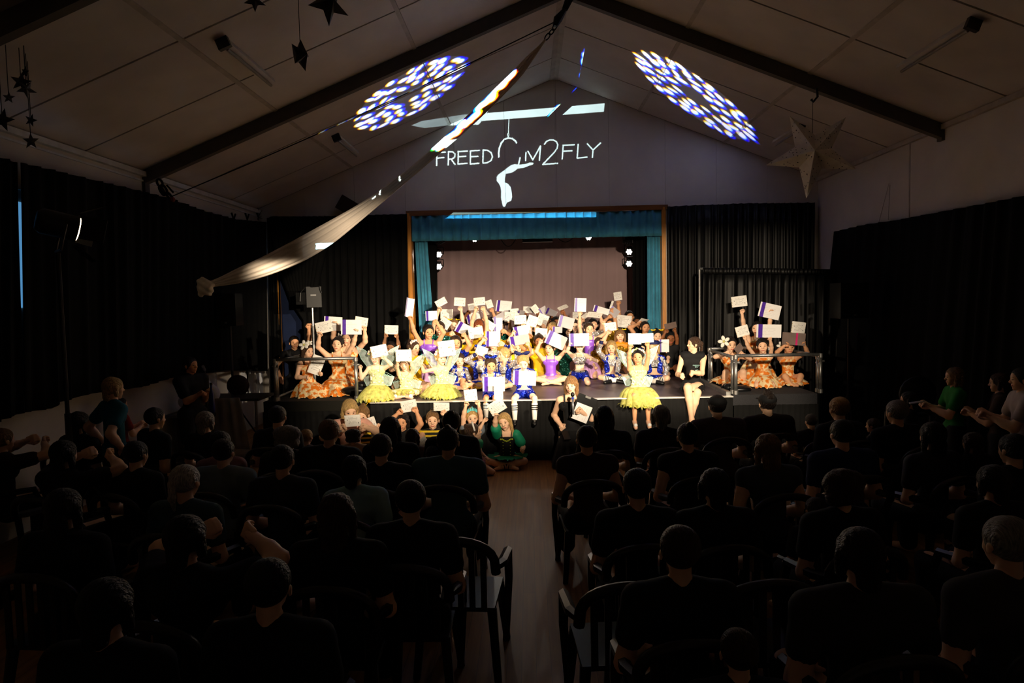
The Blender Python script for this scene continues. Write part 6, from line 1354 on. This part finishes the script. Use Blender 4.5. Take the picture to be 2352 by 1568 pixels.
# ---------------------------------------------------------------- the audience, seen from behind on black plastic chairs
def variant(hands, lean=0, pose='chair', sleeve=.55, build=1.0, trou=.95, legs=None, head=(0,0,0), slean=0):
    H = 1.55
    p = build_person('x', (0,0,0), H, 180, pose, head, 'fair', None, [None if h is None else np.asarray(h, float) for h in hands], lean, slean, vox=.02, adult=True, build=build, legs=legs)
    shirt(p, BLKC, sleeve, -.12); trousers(p, BLKC, trou)
    d = {c.name.split('.')[0]: c.data for c in p.root.children}
    for c in list(p.root.children): bpy.data.objects.remove(c)
    bpy.data.objects.remove(p.root); p.meshes = d; return p
VA = {'sit': variant((None, None)), 'lean': variant((None, None), 12), 'broad': variant((None, None), 3, build=1.16), 'bare': variant((None, None), 4, sleeve=.12),
      'clap': variant(((.05,.33,1.0), (-.03,.35,1.0)), 2), 'tilt': variant((None, None), 5, slean=6), 'cross': variant((None, None), 2, 'legcross', legs={'L': ((.05,.235,.275),(.08,.225,.035)), 'R': ((-.02,.24,.33),(.22,.30,.20))}, trou=.5),
      'wave': variant(((.34,.28,1.15), None), 0), 'stand': variant((None,None), 0, 'stand'), 'standclap': variant(((.05,.34,1.12), (-.03,.36,1.12)), 0, 'stand')}
def chair_mesh():
    S = .93; d = {}
    mb = MB(); mb.box((0,0,.40*S), (.44*S,.44*S,.025*S)).box((0,.20*S,.385*S), (.42*S,.03*S,.05*S)); d['seat'] = mb.mesh('seat', BLKP)
    for nm, sx, sy in (('a',-1,-1),('b',1,-1),('c',-1,1),('d',1,1)):
        mb = MB(); mb.tube([(sx*.20*S,sy*.19*S,.40*S), (sx*.235*S,sy*.25*S,0)], [.028,.022], 6); d['leg'+nm] = mb.mesh('leg', BLKP)
    G = []
    for sx in (-1, 1):
        mb = MB(); mb.tube([(sx*.23*S,.23*S,.0), (sx*.26*S,.20*S,.42*S), (sx*.265*S,.12*S,.62*S), (sx*.26*S,-.12*S,.64*S), (sx*.235*S,-.24*S,.66*S)], [.022,.025,.028,.028,.022], 6); d['arm%d' % sx] = mb.mesh('armrest', BLKP)
    mb = MB(); mb.tube([(.235*S*math.cos(t),-.24*S-.05*S*math.sin(t),(.62+.20*math.sin(t)**.6)*S) for t in np.linspace(.001, math.pi-.001, 15)], .026, 8); d['top_rail'] = mb.mesh('top_rail', BLKP, True)
    for i in range(6):
        x = (i-2.5)*.066*S; t = math.acos(max(-1, min(1, x/(.235*S)))); mb = MB(); mb.box((x, -.25*S, (.41+(.62+.2*math.sin(t)**.6))/2*S), (.034*S,.012*S,(.21+.2*math.sin(t)**.6)*S)); d['slat%d' % i] = mb.mesh('slat', BLKP)
    return d
CHM = chair_mesh(); CHAIRS = []
def chair(x, y, yaw, label, slats=True, scale=1.0):
    o = empty('plastic_chair', (x, y, 0), label, 'chair', 'black plastic chairs of the audience'); o.rotation_euler = (0,0,R(yaw)); o.scale = (scale,)*3
    for k, me in CHM.items():
        if not slats and k.startswith('slat'): continue
        obj({'seat':'seat','top_':'top_rail','slat':'slat','legs':'leg'}.get(k[:4], 'leg' if k.startswith('leg') else 'armrest'), me, o)
    return o
SHC = {}
def cloth(c):
    if c not in SHC: SHC[c] = mat('audience_cloth_'+c.strip('#'), c, .85, vary=.2, scale=6)
    return SHC[c]
def spectator(label, u, v, H=1.55, hair=('short','dark'), skin='fair', top_='#1b1b1f', var='sit', yaw=0, chairlabel=True, Y=None, bottom='#17171c'):
    vp = VA[var]; s = H/1.55; zh = (vp.base+vp.hc)[2]*s
    w = PZ(u, v, zh) if Y is None else P(u, v, Y)
    if Y is not None: s = w[2]/(vp.hc[2]); 
    ry = R(yaw); hx, hy = vp.hc[0]*s, vp.hc[1]*s
    bx, by = w[0]-(hx*math.cos(ry)-hy*math.sin(ry)), w[1]-(hx*math.sin(ry)+hy*math.cos(ry))
    o = empty('person', (bx, by, 0), label, 'person', 'people in the audience'); o.rotation_euler = (0,0,ry); o.scale = (s,)*3
    obj('body', vp.meshes['body'], o, None, [SKINS[skin], EYE, LIP, BROW]); obj('shirt', vp.meshes['shirt'], o, None, cloth(top_)); obj('trousers', vp.meshes['trousers'], o, None, cloth(bottom))
    ho = obj('hair', hair_mesh(hair[0]), o, None, HAIRS[hair[1]]); M4 = Matrix.Identity(4)
    for i in range(3): M4[i][0], M4[i][1], M4[i][2], M4[i][3] = vp.hs[i]*vp.hh, vp.hf[i]*vp.hh, vp.hu[i]*vp.hh, vp.hc[i]
    ho.matrix_basis = M4
    if chairlabel and 'stand' not in var:
        chair(bx, by+.03, yaw, chairlabel if isinstance(chairlabel, str) else ' '.join(('black chair of the '+label.split(',')[0]).split()[:16]), slats=(v > 1100), scale=max(.75, s))
    return o, vp, s
AUD = [
 ('spectator clapping at the far left edge', 8, 1012, 1.5, ('short','sandy'), 'fair', '#2a1510', 'clap', -25),
 ('spectator with long dark hair by the white wall', 184, 972, 1.55, ('long','black'), 'fair', '#111114', 'sit', -20),
 ('spectator with blond hair and teal top by the left wall', 262, 893, 1.5, ('bob','blond'), 'fair', '#0f5a6a', 'stand', -40),
 ('man with short dark hair looking right, front left', 358, 962, 1.55, ('short','dark'), 'fair', '#101013', 'broad', -38),
 ('spectator with grey-blond hair before the standing woman', 474, 970, 1.5, ('bob','grey'), 'fair', '#15151a', 'sit', -20),
 ('spectator in pale pink leaning at front left', 508, 1020, 1.5, ('short','black'), 'fair', '#8a6468', 'tilt', -15),
 ('man with cropped hair in front of the left platform', 639, 958, 1.55, ('short','dark'), 'fair', '#111115', 'sit', -6),
 ('spectator with curly grey hair in front of the left platform', 662, 1006, 1.5, ('curly','grey'), 'fair', '#16161b', 'sit', 0),
 ('small child beside the curly grey-haired spectator', 705, 1004, 1.15, ('short','blond'), 'fair', '#4a3a36', 'sit', -20),
 ('man with glasses before the blond woman', 758, 994, 1.58, ('short','sandy'), 'fair', '#0e0e12', 'broad', -8),
 ('child with tousled brown hair before the bee child', 812, 1002, 1.1, ('curly','brown'), 'fair', '#b09070', 'sit', 0),
 ('child with straight brown hair below the tousled one', 815, 1048, 1.1, ('bob','brown'), 'fair', '#4a3328', 'sit', 5),
 ('woman with long dark hair blocking the floor children', 897, 986, 1.55, ('long','dark'), 'fair', '#0d0d10', 'sit', 3),
 ('man with short hair below the long-haired woman at centre left', 876, 1030, 1.55, ('short','brown'), 'fair', '#101014', 'sit', 0),
 ('girl with curled hair right of the long-haired woman', 948, 1004, 1.2, ('wavy','brown'), 'fair', '#6a5348', 'bare', -10),
 ('child with round dark head at centre left', 994, 1045, 1.15, ('short','black'), 'fair', '#0d0d10', 'sit', 0),
 ('woman with a dark top-knot left of the tiara child', 1038, 972, 1.55, ('bun','black'), 'fair', '#101012', 'sit', 0),
 ('man with spiky hair and teal-grey shirt beside the aisle', 1030, 1016, 1.6, ('mohawk','dark'), 'fair', '#3c5b66', 'broad', -4),
 ('woman with very long dark hair at far left', 149, 1045, 1.55, ('long','black'), 'fair', '#0f0f14', 'clap', -15),
 ('spectator in dark clothes in the second row left', 315, 1045, 1.5, ('short','black'), 'fair', '#0f0f12', 'sit', -15),
 ('woman with silver-blond ponytail at left', 428, 1108, 1.55, ('pony','white'), 'fair', '#39505a', 'sit', -10),
 ('spectator in pale patterned T-shirt at left', 515, 1040, 1.5, ('short','dark'), 'fair', '#6f7d84', 'broad', -8),
 ('spectator in striped top at left', 650, 1058, 1.55, ('short','black'), 'fair', '#2e3238', 'sit', -5),
 ('girl in white T-shirt leaning at left of centre', 815, 1082, 1.5, ('bob','black'), 'fair', '#8fb6c4', 'tilt', -12),
 ('woman with big brown hair near the camera at left', 775, 1185, 1.6, ('wavy','brown'), 'fair', '#0e0e11', 'sit', 0),
 ('spectator with dark hair and one bare leg stretched into the aisle', 945, 1150, 1.58, ('short','black'), 'fair', '#0f0f12', 'cross', 0),
 ('spectator raising clapping hands near the camera at left', 430, 1240, 1.6, ('bob','black'), 'fair', '#101014', 'clap', -10),
 ('spectator with dark hair near the left edge', 150, 1170, 1.58, ('long','black'), 'fair', '#0d0d11', 'sit', -5),
 ('nearest dark spectator at bottom left', 620, 1350, 1.58, ('short','black'), 'fair', '#0e0e11', 'sit', 0),
 ('nearest dark spectator at the bottom left corner', 250, 1400, 1.58, ('bob','black'), 'fair', '#0d0d10', 'sit', -5),
 ('woman with long straight dark hair right of the presenter', 1387, 960, 1.55, ('long','black'), 'fair', '#0f0f12', 'sit', 4),
 ('spectator with cropped hair and brown top right of the aisle', 1347, 1010, 1.55, ('short','dark'), 'fair', '#3a2622', 'bare', 5),
 ('woman with silver bob below the fairy on the edge', 1517, 957, 1.52, ('bob','grey'), 'fair', '#241315', 'sit', 5),
 ('woman with dark top-knot below the seated woman in black', 1578, 1004, 1.55, ('bun','black'), 'fair', '#15100f', 'bare', 6),
 ('man in a baseball cap right of the seated woman', 1646, 934, 1.58, ('short','dark'), 'fair', '#4a3c40', 'broad', 6),
 ('woman with messy top-knot and glasses right of the cap man', 1761, 928, 1.55, ('updo','dark'), 'fair', '#241a18', 'broad', 8),
 ('woman with wavy light hair in a lace top at right', 1762, 1032, 1.55, ('wavy','sandy'), 'fair', '#3c4248', 'bare', 8),
 ('small child between two men at right', 1862, 968, 1.15, ('short','dark'), 'fair', '#1a1412', 'sit', 10),
 ('man with short hair in front of the drape screen', 1926, 940, 1.58, ('short','sandy'), 'fair', '#141216', 'sit', 15),
 ('man in blue shirt in the second row at right', 1932, 998, 1.58, ('short','black'), 'fair', '#18284e', 'broad', 10),
 ('bald grey man at right', 2058, 948, 1.58, ('short','grey'), 'fair', '#0e0e12', 'broad', 20),
 ('dark-haired woman looking left behind the bald man', 2086, 920, 1.4, ('bob','black'), 'fair', '#0f0f12', 'sit', 60),
 ('child in profile left of the bald man', 2004, 978, 1.1, ('short','brown'), 'fair', '#15120f', 'sit', 50),
 ('woman with long dark hair and patterned top at right', 2140, 1003, 1.55, ('long','black'), 'fair', '#2a2c36', 'sit', 15),
 ('spectator with brown hair below the green shirt', 2232, 1018, 1.28, ('wavy','brown'), 'fair', '#15100e', 'sit', 20),
 ('dark spectator at the right edge', 2325, 1034, 1.55, ('short','black'), 'fair', '#0e0e12', 'broad', 15),
 ('woman with big curly hair at right', 1930, 1122, 1.55, ('curly','brown'), 'fair', '#100e10', 'sit', 10),
 ('small child left of the curly-haired woman', 1872, 1172, 1.15, ('short','brown'), 'fair', '#100f10', 'sit', 10),
 ('spectator in the middle of the right block', 2278, 1110, 1.5, ('bob','dark'), 'fair', '#100e0e', 'sit', 12),
 ('man with short hair near the camera right of the aisle', 1560, 1268, 1.58, ('short','brown'), 'fair', '#0c0c10', 'sit', 2),
 ('big woman with dark hair near the camera at right', 1972, 1278, 1.62, ('bob','dark'), 'fair', '#2c2825', 'broad', 5),
 ('grey-haired spectator near the right edge', 2310, 1250, 1.62, ('short','grey'), 'fair', '#3a3634', 'broad', 10),
 ('nearest child at the bottom right', 1695, 1500, 1.25, ('short','brown'), 'fair', '#0e0e10', 'sit', 0),
 ('spectator with dark hair behind the man near the aisle', 1462, 1120, 1.55, ('short','black'), 'fair', '#0e0d10', 'sit', 3),
 ('spectator with dark hair left of the lace top', 1640, 1120, 1.55, ('bob','black'), 'fair', '#0e0d10', 'sit', 5)]
for a in AUD:
    lb, u, v, H, hr, sk, tp, var, yw = a
    o, vp, s = spectator(lb, u, v, H, hr, sk, tp, var, yw)
    if 'glasses' in lb or 'baseball cap' in lb:
        c = vp.hc; hh = vp.hh
        if 'cap' in lb:
            mb = MB(); mb.ell(c+np.array([0,-.02,.45*hh]), (.84*hh,.92*hh,.62*hh), None, 14, 8).ell(c+np.array([0,.95*hh,.42*hh]), (.6*hh,.6*hh,.06*hh), None, 12, 6); obj('cap', mb.mesh('cap', BLKC, True), o)
        else:
            mb = MB(); mb.tube([c+np.array([-.76*hh,-.1*hh,.05*hh]), c+np.array([-.7*hh,.6*hh,.05*hh]), c+np.array([.7*hh,.6*hh,.05*hh]), c+np.array([.76*hh,-.1*hh,.05*hh])], .005, 5); obj('glasses', mb.mesh('glasses', BLKP), o)
# people standing at the sides
spectator('boy in red T-shirt clapping by the left wall', 278, 930, hair=('short','dark'), top_='#7a1a0c', var='standclap', yaw=-42, Y=7.4)
gw = spectator('woman in green shirt standing at right, holding a phone', 2190, 866, hair=('wavy','sandy'), top_='#1f7a2e', var='standclap', yaw=75, Y=7.0)
spectator('smiling woman clapping at the far right', 2293, 880, hair=('bob','brown'), top_='#3a2a22', var='standclap', yaw=60, Y=6.6)
spectator('man in pale shirt at the right edge clapping', 2345, 872, hair=('short','dark'), top_='#a89a96', var='standclap', yaw=70, Y=6.0)
gm = Matrix.Translation(gw[0].location) @ gw[0].rotation_euler.to_matrix().to_4x4() @ Matrix.Scale(gw[2], 4); q = np.array(gm @ Vector((.01,.39,1.105))); top('phone', MB().box(q, (.07,.13,.01), (_n((.3,1,0)), _n((1,-.3,.2)), _n((.1,.1,1)))), mat('pale_phone','#b0b0b4',.4), 'pale phone in the hand of the woman in green', 'phone')
q = P(2108, 905, 7.6); o = empty('shell_chair', fl(q), 'blue-grey shell chair behind the dark-haired woman at right', 'chair'); BG = mat('blue_grey_plastic','#1a2229',.5)
MB().ell(q, (.21,.05,.2), None, 14, 8).obj('backrest', BG, o, smooth=True); MB().ell(fl(q,q[2]-.25)+np.array([0,.2,0]), (.21,.2,.03), None, 14, 6).obj('seat', BG, o, smooth=True)
for sx in (-.16,.16):
    for sy in (.04,.36): MB().tube([fl(q,q[2]-.25)+np.array([sx,sy,0]), fl(q)+np.array([sx*1.2,sy,0])], .012, 6).obj('leg', STEEL, o)
# empty chairs near the aisle
q = PZ(1420, 1330, .72); chair(q[0], q[1], 4, 'empty black plastic chair beside the aisle at bottom right', True, 1.05)
q = PZ(1720, 1325, .72); chair(q[0], q[1], 4, 'black plastic chair right of the empty aisle chair', True, 1.05)
q = PZ(1060, 1235, .72); chair(q[0], q[1], -4, 'empty black plastic chair on the left side of the aisle', True, 1.05)
